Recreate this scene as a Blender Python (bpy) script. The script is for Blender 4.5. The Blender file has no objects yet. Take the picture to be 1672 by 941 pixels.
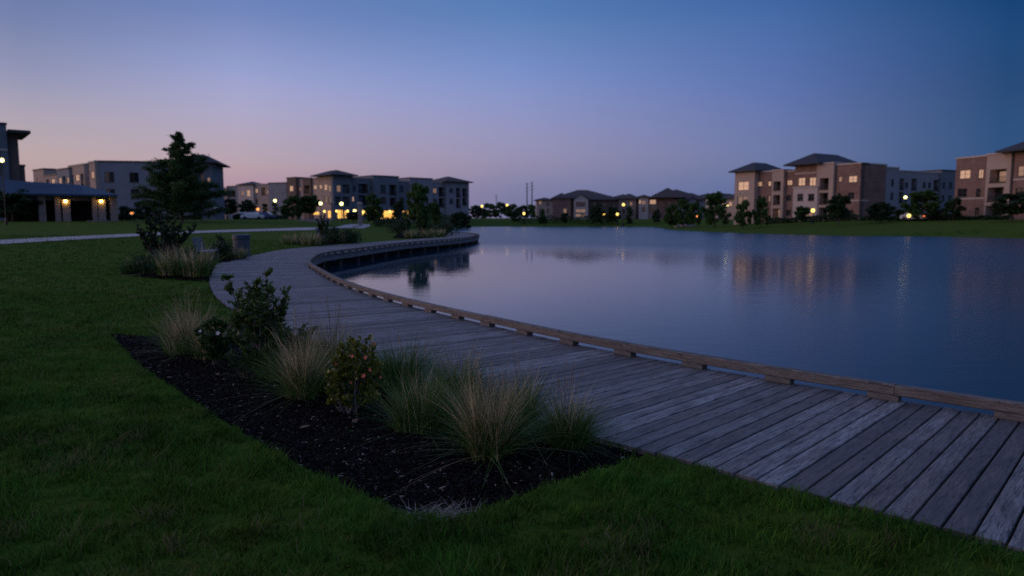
import bpy, math, random
import numpy as np
from mathutils import Vector, Matrix

random.seed(7)
RNG = np.random.default_rng(11)
sc = bpy.context.scene
COL = sc.collection
R = math.radians

# ------------------------------------------------------------------ camera
F_PX, HOR, CAM_H = 1150.0, 357.0, 1.65
PITCH = math.atan((470.5 - HOR) / F_PX)
cam_d = bpy.data.cameras.new('camera')
cam = bpy.data.objects.new('camera', cam_d)
COL.objects.link(cam)
cam.location = (0, 0, CAM_H)
cam.rotation_euler = (math.pi / 2 - PITCH, 0, 0)
cam_d.sensor_width = 36.0
cam_d.lens = 36.0 * F_PX / 1672.0
cam_d.clip_start = 0.05
cam_d.clip_end = 6000
cam_d.dof.use_dof = True
cam_d.dof.focus_distance = 4.9
cam_d.dof.aperture_fstop = 1.9
sc.camera = cam


def s2l(c):
    return tuple(((v / 255.0) / 12.92 if v / 255.0 <= 0.04045 else ((v / 255.0 + 0.055) / 1.055) ** 2.4) for v in c)


# ------------------------------------------------------------------ sky
world = bpy.data.worlds.new('World')
sc.world = world
world.use_nodes = True
SUN_AZ, SUN_EL = -88.0, 2.0            # the afterglow: left of the frame, at the horizon


def build_sky():
    nt = world.node_tree
    nt.nodes.clear()
    N, L = nt.nodes.new, nt.links.new
    out = N('ShaderNodeOutputWorld')
    bg = N('ShaderNodeBackground')
    tc = N('ShaderNodeTexCoord')
    sep = N('ShaderNodeSeparateXYZ')
    L(tc.outputs['Generated'], sep.inputs[0])

    def m(op, a, b=None, clamp=False):
        n = N('ShaderNodeMath'); n.operation = op; n.use_clamp = clamp
        for i, v in enumerate((a, b)):
            if v is None: continue
            if isinstance(v, (int, float)): n.inputs[i].default_value = v
            else: L(v, n.inputs[i])
        return n.outputs[0]
    x, y, z = sep.outputs
    hl = m('SQRT', m('MAXIMUM', m('ADD', m('MULTIPLY', x, x), m('MULTIPLY', y, y)), 1e-6))
    ax = R(-100)
    dot = m('ADD', m('MULTIPLY', m('DIVIDE', x, hl), math.sin(ax)), m('MULTIPLY', m('DIVIDE', y, hl), math.cos(ax)))
    # dot: .44 at the left edge of the frame, -.17 in the middle, -.72 at its right edge

    def ramp(src, stops):
        n = N('ShaderNodeValToRGB')
        n.color_ramp.interpolation = 'CARDINAL'
        e = n.color_ramp.elements
        while len(e) < len(stops): e.new(0.5)
        for el, (p, c) in zip(e, stops):
            el.position = p
            el.color = (*s2l(c), 1)
        L(src, n.inputs[0])
        return n.outputs[0]
    zc = m('MAXIMUM', z, 0.0)
    up = [(.5, (98, 120, 174)), (1, (112, 128, 180))]
    R_ = [ramp(zc, q + up) for q in (
        [(0, (232, 172, 150)), (.06, (226, 180, 170)), (.14, (200, 175, 188)), (.25, (150, 152, 192)), (.31, (122, 134, 182))],
        [(0, (180, 145, 150)), (.03, (182, 153, 158)), (.08, (183, 165, 170)), (.148, (155, 154, 181)), (.22, (117, 130, 172)), (.31, (98, 117, 168))],
        [(0, (172, 138, 158)), (.05, (178, 149, 165)), (.074, (182, 162, 174)), (.17, (160, 164, 205)), (.246, (120, 138, 190)), (.31, (102, 126, 182))],
        [(0, (120, 121, 160)), (.038, (127, 127, 164)), (.087, (149, 144, 178)), (.177, (131, 147, 199)), (.257, (97, 130, 186)), (.31, (86, 121, 178))],
        [(0, (88, 104, 149)), (.045, (96, 112, 157)), (.084, (107, 120, 165)), (.166, (93, 115, 173)), (.247, (72, 106, 166)), (.31, (62, 98, 158))],
        [(0, (44, 74, 116)), (.03, (46, 78, 121)), (.09, (44, 80, 126)), (.142, (38, 74, 121)), (.21, (27, 70, 120)), (.31, (27, 66, 116))])]

    def mix(f, a, b):
        n = N('ShaderNodeMix'); n.data_type = 'RGBA'
        L(f, n.inputs[0]); L(a, n.inputs[6]); L(b, n.inputs[7])
        return n.outputs[2]

    def step(a, b):
        n = N('ShaderNodeMapRange'); n.interpolation_type = 'LINEAR'
        n.inputs[1].default_value = a; n.inputs[2].default_value = b
        L(dot, n.inputs[0])
        return n.outputs[0]
    azs = [.85, .407, .188, -.174, -.5, -.70]
    c3 = R_[5]
    for k in range(4, -1, -1):
        c3 = mix(step(azs[k + 1], azs[k]), c3, R_[k])
    # thin layer of the physical dusk sky on top of it
    sky = N('ShaderNodeTexSky'); sky.sky_type = 'NISHITA'
    sky.sun_disc = False
    sky.sun_elevation = R(SUN_EL); sky.sun_rotation = R(SUN_AZ)
    add = N('ShaderNodeMix'); add.data_type = 'RGBA'; add.blend_type = 'ADD'
    add.inputs[0].default_value = 0.003
    L(c3, add.inputs[6]); L(sky.outputs[0], add.inputs[7])
    L(add.outputs[2], bg.inputs[0])
    bg.inputs[1].default_value = 1.0
    L(bg.outputs[0], out.inputs[0])


build_sky()
sun_d = bpy.data.lights.new('afterglow', 'SUN')
sun_d.energy = 0.75
sun_d.angle = R(40)
sun_d.color = (1.0, 0.66, 0.52)
sun = bpy.data.objects.new('afterglow', sun_d)
COL.objects.link(sun)
_v = Vector((math.sin(R(SUN_AZ)) * math.cos(R(12)), math.cos(R(SUN_AZ)) * math.cos(R(12)), math.sin(R(12))))
sun.rotation_euler = (-_v).to_track_quat('-Z', 'Y').to_euler()
sc.view_settings.view_transform = 'Standard'
sc.view_settings.look = 'None'
sc.view_settings.exposure = 0.0
sc.view_settings.gamma = 1.0
sc.render.engine = 'CYCLES'
sc.cycles.use_adaptive_sampling = False
sc.cycles.use_denoising = False
sc.cycles.max_bounces = 6
sc.cycles.sample_clamp_indirect = 4.0
sc.cycles.caustics_reflective = False
sc.cycles.caustics_refractive = False


# ------------------------------------------------------------------ pixel -> world
def ray(px, py):
    dx = (px - 836.0) / F_PX
    dy = -(py - 470.5) / F_PX
    cp, sp = math.cos(PITCH), math.sin(PITCH)
    return np.array([dx, cp + dy * sp, -sp + dy * cp])


def unp(px, py, z=0.0):
    d = ray(px, py)
    t = (z - CAM_H) / d[2]
    return np.array([d[0] * t, d[1] * t])


def atY(px, py, Y):
    d = ray(px, py)
    t = Y / d[1]
    return np.array([d[0] * t, Y, CAM_H + d[2] * t])


# ------------------------------------------------------------------ curves of the boardwalk
def catmull(P, n=16):
    P = np.array(P, float)
    Q = np.vstack([2 * P[0] - P[1], P, 2 * P[-1] - P[-2]])
    out = []
    for i in range(1, len(Q) - 2):
        p0, p1, p2, p3 = Q[i - 1], Q[i], Q[i + 1], Q[i + 2]
        t0 = 0; t1 = t0 + np.linalg.norm(p1 - p0) ** .5; t2 = t1 + np.linalg.norm(p2 - p1) ** .5; t3 = t2 + np.linalg.norm(p3 - p2) ** .5
        for t in np.linspace(t1, t2, n, endpoint=False):
            A1 = (t1 - t) / (t1 - t0) * p0 + (t - t0) / (t1 - t0) * p1
            A2 = (t2 - t) / (t2 - t1) * p1 + (t - t1) / (t2 - t1) * p2
            A3 = (t3 - t) / (t3 - t2) * p2 + (t - t2) / (t3 - t2) * p3
            B1 = (t2 - t) / (t2 - t0) * A1 + (t - t0) / (t2 - t0) * A2
            B2 = (t3 - t) / (t3 - t1) * A2 + (t - t1) / (t3 - t1) * A3
            out.append((t2 - t) / (t2 - t1) * B1 + (t - t1) / (t2 - t1) * B2)
    out.append(P[-1])
    return np.array(out)


def resample(P, step):
    s = np.concatenate([[0], np.cumsum(np.linalg.norm(np.diff(P, axis=0), axis=1))])
    n = max(2, int(round(s[-1] / step)) + 1)
    t = np.linspace(0, s[-1], n)
    return np.stack([np.interp(t, s, P[:, k]) for k in range(P.shape[1])], 1)


def smooth(P, k):
    for _ in range(k):
        Q = P.copy(); Q[1:-1] = .25 * P[:-2] + .5 * P[1:-1] + .25 * P[2:]; P = Q
    return P


def fit2(P):
    """gentle arc through the near points: quadratic in the frame of their main direction"""
    P = np.array(P); c = P.mean(0)
    t = (P[-1] - P[0]) / np.hypot(*(P[-1] - P[0])); n = np.array([-t[1], t[0]])
    u, v = (P - c) @ t, (P - c) @ n
    k = np.polyfit(u, v, 2)
    return [tuple(c + t * a + n * np.polyval(k, a)) for a in np.linspace(u[0], u[-1], 7)]


WALK_W = 2.74
_np = fit2([unp(*q) for q in [(1659, 688), (1597, 676), (1511, 661), (1341, 634), (1204, 614), (1043, 585), (940, 564)]])
_d0 = np.array(_np[0]) - np.array(_np[1]); _d0 /= np.hypot(*_d0)
_out = [tuple(np.array(_np[0]) + _d0 * k) for k in (22, 14, 8, 4)] + _np
_out += [tuple(unp(*q)) for q in [(850, 544), (700, 509), (620, 488), (555, 465), (518, 444)]]
_out += [tuple(unp(px, py, .155)) for px, py in [(504, 427), (511, 419), (522, 413), (547, 408.6), (579, 405), (624, 399.5), (670, 394.5), (715.5, 391), (756, 387.7), (781, 383.8)]]
_out += [(-3.6, 71), (-6.5, 80), (-11, 87)]
OUTER = resample(smooth(resample(catmull(_out), .3), 14), .14 / 3)
_t = np.gradient(OUTER, axis=0); _t /= np.linalg.norm(_t, axis=1)[:, None]
_k = int(np.argmin(np.hypot(*(OUTER - unp(960, 568)).T)))
_inn = [tuple(OUTER[q] + np.array([_t[q][1], -_t[q][0]]) * -WALK_W) for q in range(0, _k, 24)]
_inn += [tuple(unp(*q)) for q in [(620, 590), (430, 528), (362, 494), (343, 467), (343, 452), (354, 432), (409, 418), (472, 406.5), (538, 401), (588, 397), (665, 391.5), (731, 387)]]
_inn += [(-6.6, 68), (-9, 74), (-14, 79)]
INNER = resample(smooth(resample(catmull(_inn), .3), 12), .05)


def normals(P):
    T = np.gradient(P, axis=0)
    T /= np.linalg.norm(T, axis=1)[:, None]
    return np.stack([T[:, 1], -T[:, 0]], 1), T      # to the right of the walking direction


def offset(P, d):
    n, _ = normals(P)
    return P + n * d


# ------------------------------------------------------------------ polygons
def inside(poly, X, Y):
    poly = np.asarray(poly)
    c = np.zeros(X.shape, bool)
    x0, y0 = poly[-1]
    for x1, y1 in poly:
        if y0 != y1:
            k = ((y1 > Y) != (y0 > Y)) & (X < (x0 - x1) * (Y - y1) / (y0 - y1) + x1)
            c ^= k
        x0, y0 = x1, y1
    return c


def dist_line(P, X, Y):
    d = np.full(X.shape, 1e9)
    for (x0, y0), (x1, y1) in zip(P[:-1], P[1:]):
        vx, vy = x1 - x0, y1 - y0
        t = np.clip(((X - x0) * vx + (Y - y0) * vy) / (vx * vx + vy * vy + 1e-12), 0, 1)
        d = np.minimum(d, np.hypot(X - x0 - t * vx, Y - y0 - t * vy))
    return d


def sstep(a, b, x):
    t = np.clip((x - a) / (b - a), 0, 1)
    return t * t * (3 - 2 * t)


def vnoise(X, Y, seed=0):
    xi, yi = np.floor(X).astype(np.int64), np.floor(Y).astype(np.int64)
    fx, fy = X - xi, Y - yi
    fx = fx * fx * (3 - 2 * fx); fy = fy * fy * (3 - 2 * fy)

    def h(a, b):
        n = (a * 374761393 + b * 668265263 + seed * 982451653) & 0x7fffffff
        n = ((n ^ (n >> 13)) * 1274126177) & 0x7fffffff
        return ((n ^ (n >> 16)) & 0xffff) / 65535.0
    return (h(xi, yi) * (1 - fx) + h(xi + 1, yi) * fx) * (1 - fy) + (h(xi, yi + 1) * (1 - fx) + h(xi + 1, yi + 1) * fx) * fy


WATER_Z = -0.6
_near = resample(offset(OUTER, -1.0), .6)
SHORE = [(-12.5, 92), (-10.5, 120), (-13, 160)] + [tuple(unp(px, py, WATER_Z)) for px, py in
        [(760, 370.6), (820, 370.4), (900, 370.7), (990, 370.4), (1070, 371.0), (1092, 375), (1110, 376.8), (1160, 379), (1220, 381.5), (1300, 383.5), (1400, 386), (1500, 388.5), (1600, 391), (1680, 393.5)]]
SHORE += [(75, 62), (110, 40), (130, 5), (120, -40), (40, -60), (18, -40)]
POND = np.vstack([_near, np.array(SHORE)])
_shore_l = np.vstack([_near[-1:], np.array(SHORE), _near[:1]])
BED = [unp(px, py, -.05) for px, py in [(180, 545), (198, 567), (222, 592), (260, 622), (300, 649), (350, 682), (400, 713), (450, 743), (500, 771), (550, 795), (600, 817), (650, 838), (690, 851), (722, 854), (760, 846), (800, 834), (850, 816), (900, 797), (950, 780), (1000, 765), (1045, 752), (1085, 741)]]
_k0 = int(np.argmin(np.hypot(*(INNER - BED[-1]).T)))
_k1 = int(np.argmin(np.hypot(*(INNER - unp(395, 512)).T)))
BED = np.array(BED + [INNER[k] - .02 for k in range(_k0, _k1, 6)] + [unp(370, 528), unp(300, 542), unp(240, 544)])
DECK_SIDE = np.vstack([INNER[::4], [(-14, 90), (60, 90), (60, -17)]])


def ground_h(X, Y):
    X = np.asarray(X, float); Y = np.asarray(Y, float)
    ins = inside(POND, X, Y)
    d_all = np.minimum(dist_line(_near, X, Y), dist_line(_shore_l, X, Y))
    D = np.hypot(X * .6, Y)
    ramp = np.clip(.02 * (D - 25), 0, None) * (Y > 0)
    ramp = np.where(ramp > 1.2, 1.2 + .3 * (1 - np.exp(-(ramp - 1.2) / .3)), ramp)
    near = ramp * sstep(0, 20, d_all) - .018 + .02 * (vnoise(X * .3, Y * .3, 3) - .5) * sstep(2, 6, d_all)
    far = WATER_Z + .06 + 1.95 * sstep(-2, 34, d_all) + .5 * sstep(40, 300, d_all) + .12 * (vnoise(X * .08, Y * .08, 5) - .5) * sstep(1, 10, d_all)
    w = sstep(112, 84, Y) * sstep(30, 10, X - .0 * Y)
    w = np.where((X < -25) & (Y < 140), np.maximum(w, sstep(-22, -34, X) * sstep(150, 110, Y)), w)
    w = np.where((Y < 0) & (X < 30), 1.0, w)
    land = near * w + far * (1 - w)
    h = np.where(ins, np.maximum(-1.6, WATER_Z - .02 - .15 * d_all - 3.0 * w * (d_all > .15)), land)
    return h


def gh(x, y):
    return float(ground_h(np.array([x]), np.array([y]))[0])


def ong(px, py, d0=2, d1=400):
    """point of the terrain seen at a pixel"""
    d = ray(px, py)
    t = np.geomspace(d0, d1, 1500)
    X, Y, Z = d[0] * t, d[1] * t, CAM_H + d[2] * t
    g = ground_h(X, Y)
    k = np.argmax(Z < g)
    return np.array([X[k], Y[k], g[k]])


# ------------------------------------------------------------------ mesh helpers
def np_mesh(name, V, Q, mat=None, parent=None, attrs=None, smooth_sh=False):
    """V (n,3) verts, Q (m,3|4) faces"""
    me = bpy.data.meshes.new(name)
    V = np.ascontiguousarray(V, np.float32); Q = np.ascontiguousarray(Q, np.int32)
    me.vertices.add(len(V)); me.vertices.foreach_set('co', V.ravel())
    k = Q.shape[1]
    me.loops.add(Q.size); me.loops.foreach_set('vertex_index', Q.ravel())
    me.polygons.add(len(Q)); me.polygons.foreach_set('loop_start', np.arange(0, Q.size, k, dtype=np.int32))
    me.update(calc_edges=True)
    me.validate()
    for an, av in (attrs or {}).items():
        a = me.attributes.new(an, 'FLOAT', 'POINT')
        a.data.foreach_set('value', np.ascontiguousarray(av, np.float32))
    if smooth_sh:
        me.polygons.foreach_set('use_smooth', np.ones(len(Q), bool))
    o = bpy.data.objects.new(name, me)
    COL.objects.link(o)
    if mat: me.materials.append(mat)
    if parent: o.parent = parent
    return o


class MB:
    def __init__(s):
        s.v, s.f, s.uv, s.sm = [], [], [], False

    def add(s, vs, fs):
        b = len(s.v)
        s.v += [tuple(map(float, v)) for v in vs]
        s.f += [tuple(b + i for i in f) for f in fs]

    def quad(s, a, b, c, d):
        s.add([a, b, c, d], [(0, 1, 2, 3)])

    def box(s, x0, x1, y0, y1, z0, z1, M=None):
        vs = [(x, y, z) for z in (z0, z1) for y in (y0, y1) for x in (x0, x1)]
        if M is not None: vs = [M @ Vector(v) for v in vs]
        s.add(vs, [(0, 2, 3, 1), (4, 5, 7, 6), (0, 1, 5, 4), (1, 3, 7, 5), (3, 2, 6, 7), (2, 0, 4, 6)])

    def cbox(s, x0, x1, y0, y1, z0, z1, c, M=None):
        """box with chamfered edges along x"""
        pr = [(y0 + c, z0), (y1 - c, z0), (y1, z0 + c), (y1, z1 - c), (y1 - c, z1), (y0 + c, z1), (y0, z1 - c), (y0, z0 + c)]
        vs = [(x, a, b) for x in (x0, x1) for a, b in pr]
        if M is not None: vs = [M @ Vector(v) for v in vs]
        n = len(pr)
        s.add(vs, [(i, (i + 1) % n, n + (i + 1) % n, n + i) for i in range(n)] + [tuple(range(n))[::-1], tuple(range(n, 2 * n))])

    def tube(s, pts, rad, n=7, cap=True):
        pts = [Vector(p) for p in pts]
        if not hasattr(rad, '__len__'): rad = [rad] * len(pts)
        b = len(s.v)
        up = None
        for i, p in enumerate(pts):
            t = (pts[min(i + 1, len(pts) - 1)] - pts[max(i - 1, 0)]).normalized()
            a = t.orthogonal().normalized() if up is None else (up - t * up.dot(t)).normalized()
            up = a
            c = t.cross(a)
            for k in range(n):
                q = p + (a * math.cos(2 * math.pi * k / n) + c * math.sin(2 * math.pi * k / n)) * rad[i]
                s.v.append(tuple(q))
        for i in range(len(pts) - 1):
            for k in range(n):
                s.f.append((b + i * n + k, b + i * n + (k + 1) % n, b + (i + 1) * n + (k + 1) % n, b + (i + 1) * n + k))
        if cap:
            s.f.append(tuple(b + k for k in range(n))[::-1])
            s.f.append(tuple(b + (len(pts) - 1) * n + k for k in range(n)))

    def lathe(s, prof, n=16, M=None):
        b = len(s.v)
        for r, z in prof:
            for k in range(n):
                v = Vector((r * math.cos(2 * math.pi * k / n), r * math.sin(2 * math.pi * k / n), z))
                s.v.append(tuple(M @ v if M is not None else v))
        for i in range(len(prof) - 1):
            for k in range(n):
                s.f.append((b + i * n + k, b + i * n + (k + 1) % n, b + (i + 1) * n + (k + 1) % n, b + (i + 1) * n + k))
        s.f.append(tuple(b + k for k in range(n))[::-1])
        s.f.append(tuple(b + (len(prof) - 1) * n + k for k in range(n)))

    def build(s, name, mat=None, parent=None, smooth_sh=False, attr=None):
        me = bpy.data.meshes.new(name)
        me.from_pydata(s.v, [], s.f)
        me.update()
        if smooth_sh:
            for p in me.polygons: p.use_smooth = True
        if attr:
            for an, av in attr.items():
                a = me.attributes.new(an, 'FLOAT', 'POINT'); a.data.foreach_set('value', av)
        o = bpy.data.objects.new(name, me)
        COL.objects.link(o)
        if mat: me.materials.append(mat)
        if parent: o.parent = parent
        return o


def tag(o, label=None, cat=None, group=None, kind=None):
    if label: o['label'] = label
    if cat: o['category'] = cat
    if group: o['group'] = group
    if kind: o['kind'] = kind
    return o


def thing(name, label, cat, loc=(0, 0, 0), rz=0.0, group=None):
    o = bpy.data.objects.new(name, None)
    o.empty_display_size = .2
    COL.objects.link(o)
    o.location = loc
    o.rotation_euler = (0, 0, rz)
    return tag(o, label, cat, group)


def copy_tree(o, parent=None):
    c = o.copy()
    COL.objects.link(c)
    c.parent = parent
    for ch in list(o.children):
        copy_tree(ch, c)
    return c


# ------------------------------------------------------------------ materials
MATS = {}


def mat(name, col, rough=.7, metal=0.0, spec=.4, var=0.0, scale=3.0, bump=0.0, emit=None, estr=0.0, attr=None, col2=None, trans=0.0, mottle=None):
    """procedural principled material: base colour broken up by noise, optional attribute driven second colour"""
    if name in MATS: return MATS[name]
    m = bpy.data.materials.new(name)
    m.use_nodes = True
    nt = m.node_tree
    N, L = nt.nodes.new, nt.links.new
    b = nt.nodes['Principled BSDF']
    b.inputs['Roughness'].default_value = rough
    b.inputs['Metallic'].default_value = metal
    b.inputs['Specular IOR Level'].default_value = spec
    tc = N('ShaderNodeTexCoord')
    nz = N('ShaderNodeTexNoise'); nz.inputs['Scale'].default_value = scale; nz.inputs['Detail'].default_value = 5
    L(tc.outputs['Object'], nz.inputs['Vector'])
    base = None
    if attr:
        at = N('ShaderNodeAttribute'); at.attribute_name = attr
        mx = N('ShaderNodeMix'); mx.data_type = 'RGBA'
        mx.inputs[6].default_value = (*col, 1); mx.inputs[7].default_value = (*(col2 or col), 1)
        L(at.outputs['Fac'], mx.inputs[0])
        base = mx.outputs[2]
    else:
        rgb = N('ShaderNodeRGB'); rgb.outputs[0].default_value = (*col, 1)
        base = rgb.outputs[0]
    mr = N('ShaderNodeMapRange')
    mr.inputs[1].default_value = .3; mr.inputs[2].default_value = .7
    mr.inputs[3].default_value = 1 - var; mr.inputs[4].default_value = 1 + var
    L(nz.outputs[0], mr.inputs[0])
    vm = N('ShaderNodeVectorMath'); vm.operation = 'SCALE'
    L(base, vm.inputs[0]); L(mr.outputs[0], vm.inputs['Scale'])
    L(vm.outputs[0], b.inputs['Base Color'])
    if bump:
        bp = N('ShaderNodeBump'); bp.inputs['Strength'].default_value = bump
        bp.inputs['Distance'].default_value = .02
        L(nz.outputs[0], bp.inputs['Height']); L(bp.outputs[0], b.inputs['Normal'])
    if emit:
        b.inputs['Emission Color'].default_value = (*emit, 1)
        b.inputs['Emission Strength'].default_value = estr
    if trans:
        tr = N('ShaderNodeBsdfTranslucent'); L(vm.outputs[0], tr.inputs[0])
        ms = N('ShaderNodeMixShader'); ms.inputs[0].default_value = trans
        L(b.outputs[0], ms.inputs[1]); L(tr.outputs[0], ms.inputs[2])
        L(ms.outputs[0], nt.nodes['Material Output'].inputs[0])
    MATS[name] = m
    return m


def brick_mat(name, c1, c2, mortar):
    m = bpy.data.materials.new(name); m.use_nodes = True
    nt = m.node_tree; N, L = nt.nodes.new, nt.links.new
    b = nt.nodes['Principled BSDF']; b.inputs['Roughness'].default_value = .85; b.inputs['Specular IOR Level'].default_value = .2
    tc = N('ShaderNodeTexCoord')
    mp = N('ShaderNodeMapping'); mp.inputs['Rotation'].default_value = (R(90), 0, 0)
    L(tc.outputs['Object'], mp.inputs[0])
    br = N('ShaderNodeTexBrick'); br.inputs['Scale'].default_value = 2.2
    br.inputs['Color1'].default_value = (*c1, 1); br.inputs['Color2'].default_value = (*c2, 1); br.inputs['Mortar'].default_value = (*mortar, 1)
    br.inputs['Mortar Size'].default_value = .015
    L(mp.outputs[0], br.inputs['Vector'])
    nz = N('ShaderNodeTexNoise'); nz.inputs['Scale'].default_value = .8; nz.inputs['Detail'].default_value = 4
    L(tc.outputs['Object'], nz.inputs[0])
    mr = N('ShaderNodeMapRange'); mr.inputs[1].default_value = .3; mr.inputs[2].default_value = .7; mr.inputs[3].default_value = .82; mr.inputs[4].default_value = 1.15
    L(nz.outputs[0], mr.inputs[0])
    vm = N('ShaderNodeVectorMath'); vm.operation = 'SCALE'
    L(br.outputs[0], vm.inputs[0]); L(mr.outputs[0], vm.inputs['Scale'])
    L(vm.outputs[0], b.inputs['Base Color'])
    return m


def wood_mat(name, ca, cb, warm, dark, rough=.62, spec=.35):
    """weathered timber: UV.x along the board in metres, UV.y across; 'rnd' is one value per board"""
    m = bpy.data.materials.new(name); m.use_nodes = True
    nt = m.node_tree; N, L = nt.nodes.new, nt.links.new
    b = nt.nodes['Principled BSDF']
    b.inputs['Specular IOR Level'].default_value = spec
    uv = N('ShaderNodeUVMap'); uv.uv_map = 'UVMap'
    at = N('ShaderNodeAttribute'); at.attribute_name = 'rnd'

    def noise(sx, sy, detail, rgh=.5, dist=0.0):
        mp = N('ShaderNodeMapping'); mp.inputs['Scale'].default_value = (sx, sy, 1)
        L(uv.outputs[0], mp.inputs[0])
        n = N('ShaderNodeTexNoise'); n.inputs['Scale'].default_value = 1; n.inputs['Detail'].default_value = detail
        n.inputs['Roughness'].default_value = rgh; n.inputs['Distortion'].default_value = dist
        L(mp.outputs[0], n.inputs['Vector'])
        return n.outputs[0]

    def rng(src, a, b_, c=0., d=1.):
        n = N('ShaderNodeMapRange'); n.clamp = True
        for i, v in enumerate((a, b_, c, d)): n.inputs[i + 1].default_value = v
        L(src, n.inputs[0]); return n.outputs[0]

    def mixc(f, a, b_):
        n = N('ShaderNodeMix'); n.data_type = 'RGBA'
        if isinstance(f, float): n.inputs[0].default_value = f
        else: L(f, n.inputs[0])
        for i, v in ((6, a), (7, b_)):
            if isinstance(v, tuple): n.inputs[i].default_value = (*v, 1)
            else: L(v, n.inputs[i])
        return n.outputs[2]

    def mul(a, b_):
        n = N('ShaderNodeMath'); n.operation = 'MULTIPLY'
        for i, v in enumerate((a, b_)):
            if isinstance(v, float): n.inputs[i].default_value = v
            else: L(v, n.inputs[i])
        return n.outputs[0]
    big = noise(1.6, 7, 4)
    grain = noise(3.6, 52, 5, .62, 1.3)
    fine = noise(7, 260, 3, .6)
    crack = noise(3.0, 42, 3, .55, 2.2)
    c = mixc(at.outputs['Fac'], ca, cb)
    c = mixc(mul(rng(big, .45, .75), .8), c, warm)
    c = mixc(mul(rng(noise(2.3, 9, 4), .52, .34), .5), c, dark)
    g = rng(grain, .33, .62)
    c = mixc(mul(rng(grain, .60, .34), .85), c, dark)
    c = mixc(mul(rng(fine, .6, .4), .4), c, dark)
    ck = rng(crack, .40, .355)
    c = mixc(mul(ck, .6), c, tuple(v * .22 for v in dark))
    # knots
    mp = N('ShaderNodeMapping'); mp.inputs['Scale'].default_value = (1.6, 7, 1)
    L(uv.outputs[0], mp.inputs[0])
    vo = N('ShaderNodeTexVoronoi'); vo.inputs['Scale'].default_value = 1.0
    L(mp.outputs[0], vo.inputs['Vector'])
    kn = rng(vo.outputs['Distance'], .085, .04)
    c = mixc(mul(kn, .8), c, tuple(v * .3 for v in dark))
    L(c, b.inputs['Base Color'])
    L(rng(grain, .3, .7, rough - .1, rough + .14), b.inputs['Roughness'])
    hgt = N('ShaderNodeMath'); hgt.operation = 'SUBTRACT'
    L(g, hgt.inputs[0]); L(mul(ck, 1.2), hgt.inputs[1])
    bp = N('ShaderNodeBump'); bp.inputs['Strength'].default_value = .55; bp.inputs['Distance'].default_value = .004
    L(hgt.outputs[0], bp.inputs['Height']); L(bp.outputs[0], b.inputs['Normal'])
    return m


def water_mat():
    m = bpy.data.materials.new('pond_water'); m.use_nodes = True
    nt = m.node_tree; N, L = nt.nodes.new, nt.links.new
    b = nt.nodes['Principled BSDF']
    b.inputs['Base Color'].default_value = (.010, .036, .064, 1)
    b.inputs['IOR'].default_value = 1.42
    b.inputs['Roughness'].default_value = .03
    b.inputs['Specular IOR Level'].default_value = .5
    tc = N('ShaderNodeTexCoord')

    def noise(sx, sy, detail, w=0):
        mp = N('ShaderNodeMapping'); mp.inputs['Scale'].default_value = (sx, sy, 1); mp.inputs['Rotation'].default_value = (0, 0, R(12 + w))
        L(tc.outputs['Object'], mp.inputs[0])
        n = N('ShaderNodeTexNoise'); n.inputs['Scale'].default_value = 1; n.inputs['Detail'].default_value = detail
        L(mp.outputs[0], n.inputs['Vector']); return n.outputs[0]

    def op(o, a, b_):
        n = N('ShaderNodeMath'); n.operation = o
        for i, v in enumerate((a, b_)):
            if isinstance(v, (int, float)): n.inputs[i].default_value = v
            else: L(v, n.inputs[i])
        return n.outputs[0]
    h = op('ADD', op('MULTIPLY', noise(1.1, 2.6, 3), 1.0), op('ADD', op('MULTIPLY', noise(4.5, 9, 2, 25), .22), op('MULTIPLY', noise(.35, .7, 2, -20), .7)))
    # ruffled away from the sheltered cove
    mr = N('ShaderNodeMapRange'); mr.inputs[1].default_value = .3; mr.inputs[2].default_value = .7; mr.inputs[3].default_value = .55; mr.inputs[4].default_value = 1.1
    L(noise(.03, .07, 3, 5), mr.inputs[0])
    dn = N('ShaderNodeVectorMath'); dn.operation = 'DISTANCE'; dn.inputs[1].default_value = (-5, 34, WATER_Z)
    L(tc.outputs['Object'], dn.inputs[0])
    m2 = N('ShaderNodeMapRange'); m2.interpolation_type = 'SMOOTHSTEP'
    m2.inputs[1].default_value = 6; m2.inputs[2].default_value = 45; m2.inputs[3].default_value = .15; m2.inputs[4].default_value = 1.0
    L(dn.outputs['Value'], m2.inputs[0])
    m4 = N('ShaderNodeMapRange'); m4.interpolation_type = 'SMOOTHSTEP'
    m4.inputs[1].default_value = 30; m4.inputs[2].default_value = 110; m4.inputs[3].default_value = 1.0; m4.inputs[4].default_value = .3
    L(dn.outputs['Value'], m4.inputs[0])
    mr = op('MULTIPLY', op('MULTIPLY', mr.outputs[0], m2.outputs[0]), m4.outputs[0])
    m3 = N('ShaderNodeMapRange'); m3.inputs[1].default_value = 9; m3.inputs[2].default_value = 30; m3.inputs[3].default_value = .03; m3.inputs[4].default_value = .30
    L(dn.outputs['Value'], m3.inputs[0]); L(m3.outputs[0], b.inputs['Roughness'])
    bp = N('ShaderNodeBump'); bp.inputs['Distance'].default_value = .019
    L(mr, bp.inputs['Strength'])
    L(h, bp.inputs['Height']); L(bp.outputs[0], b.inputs['Normal'])
    return m


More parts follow.
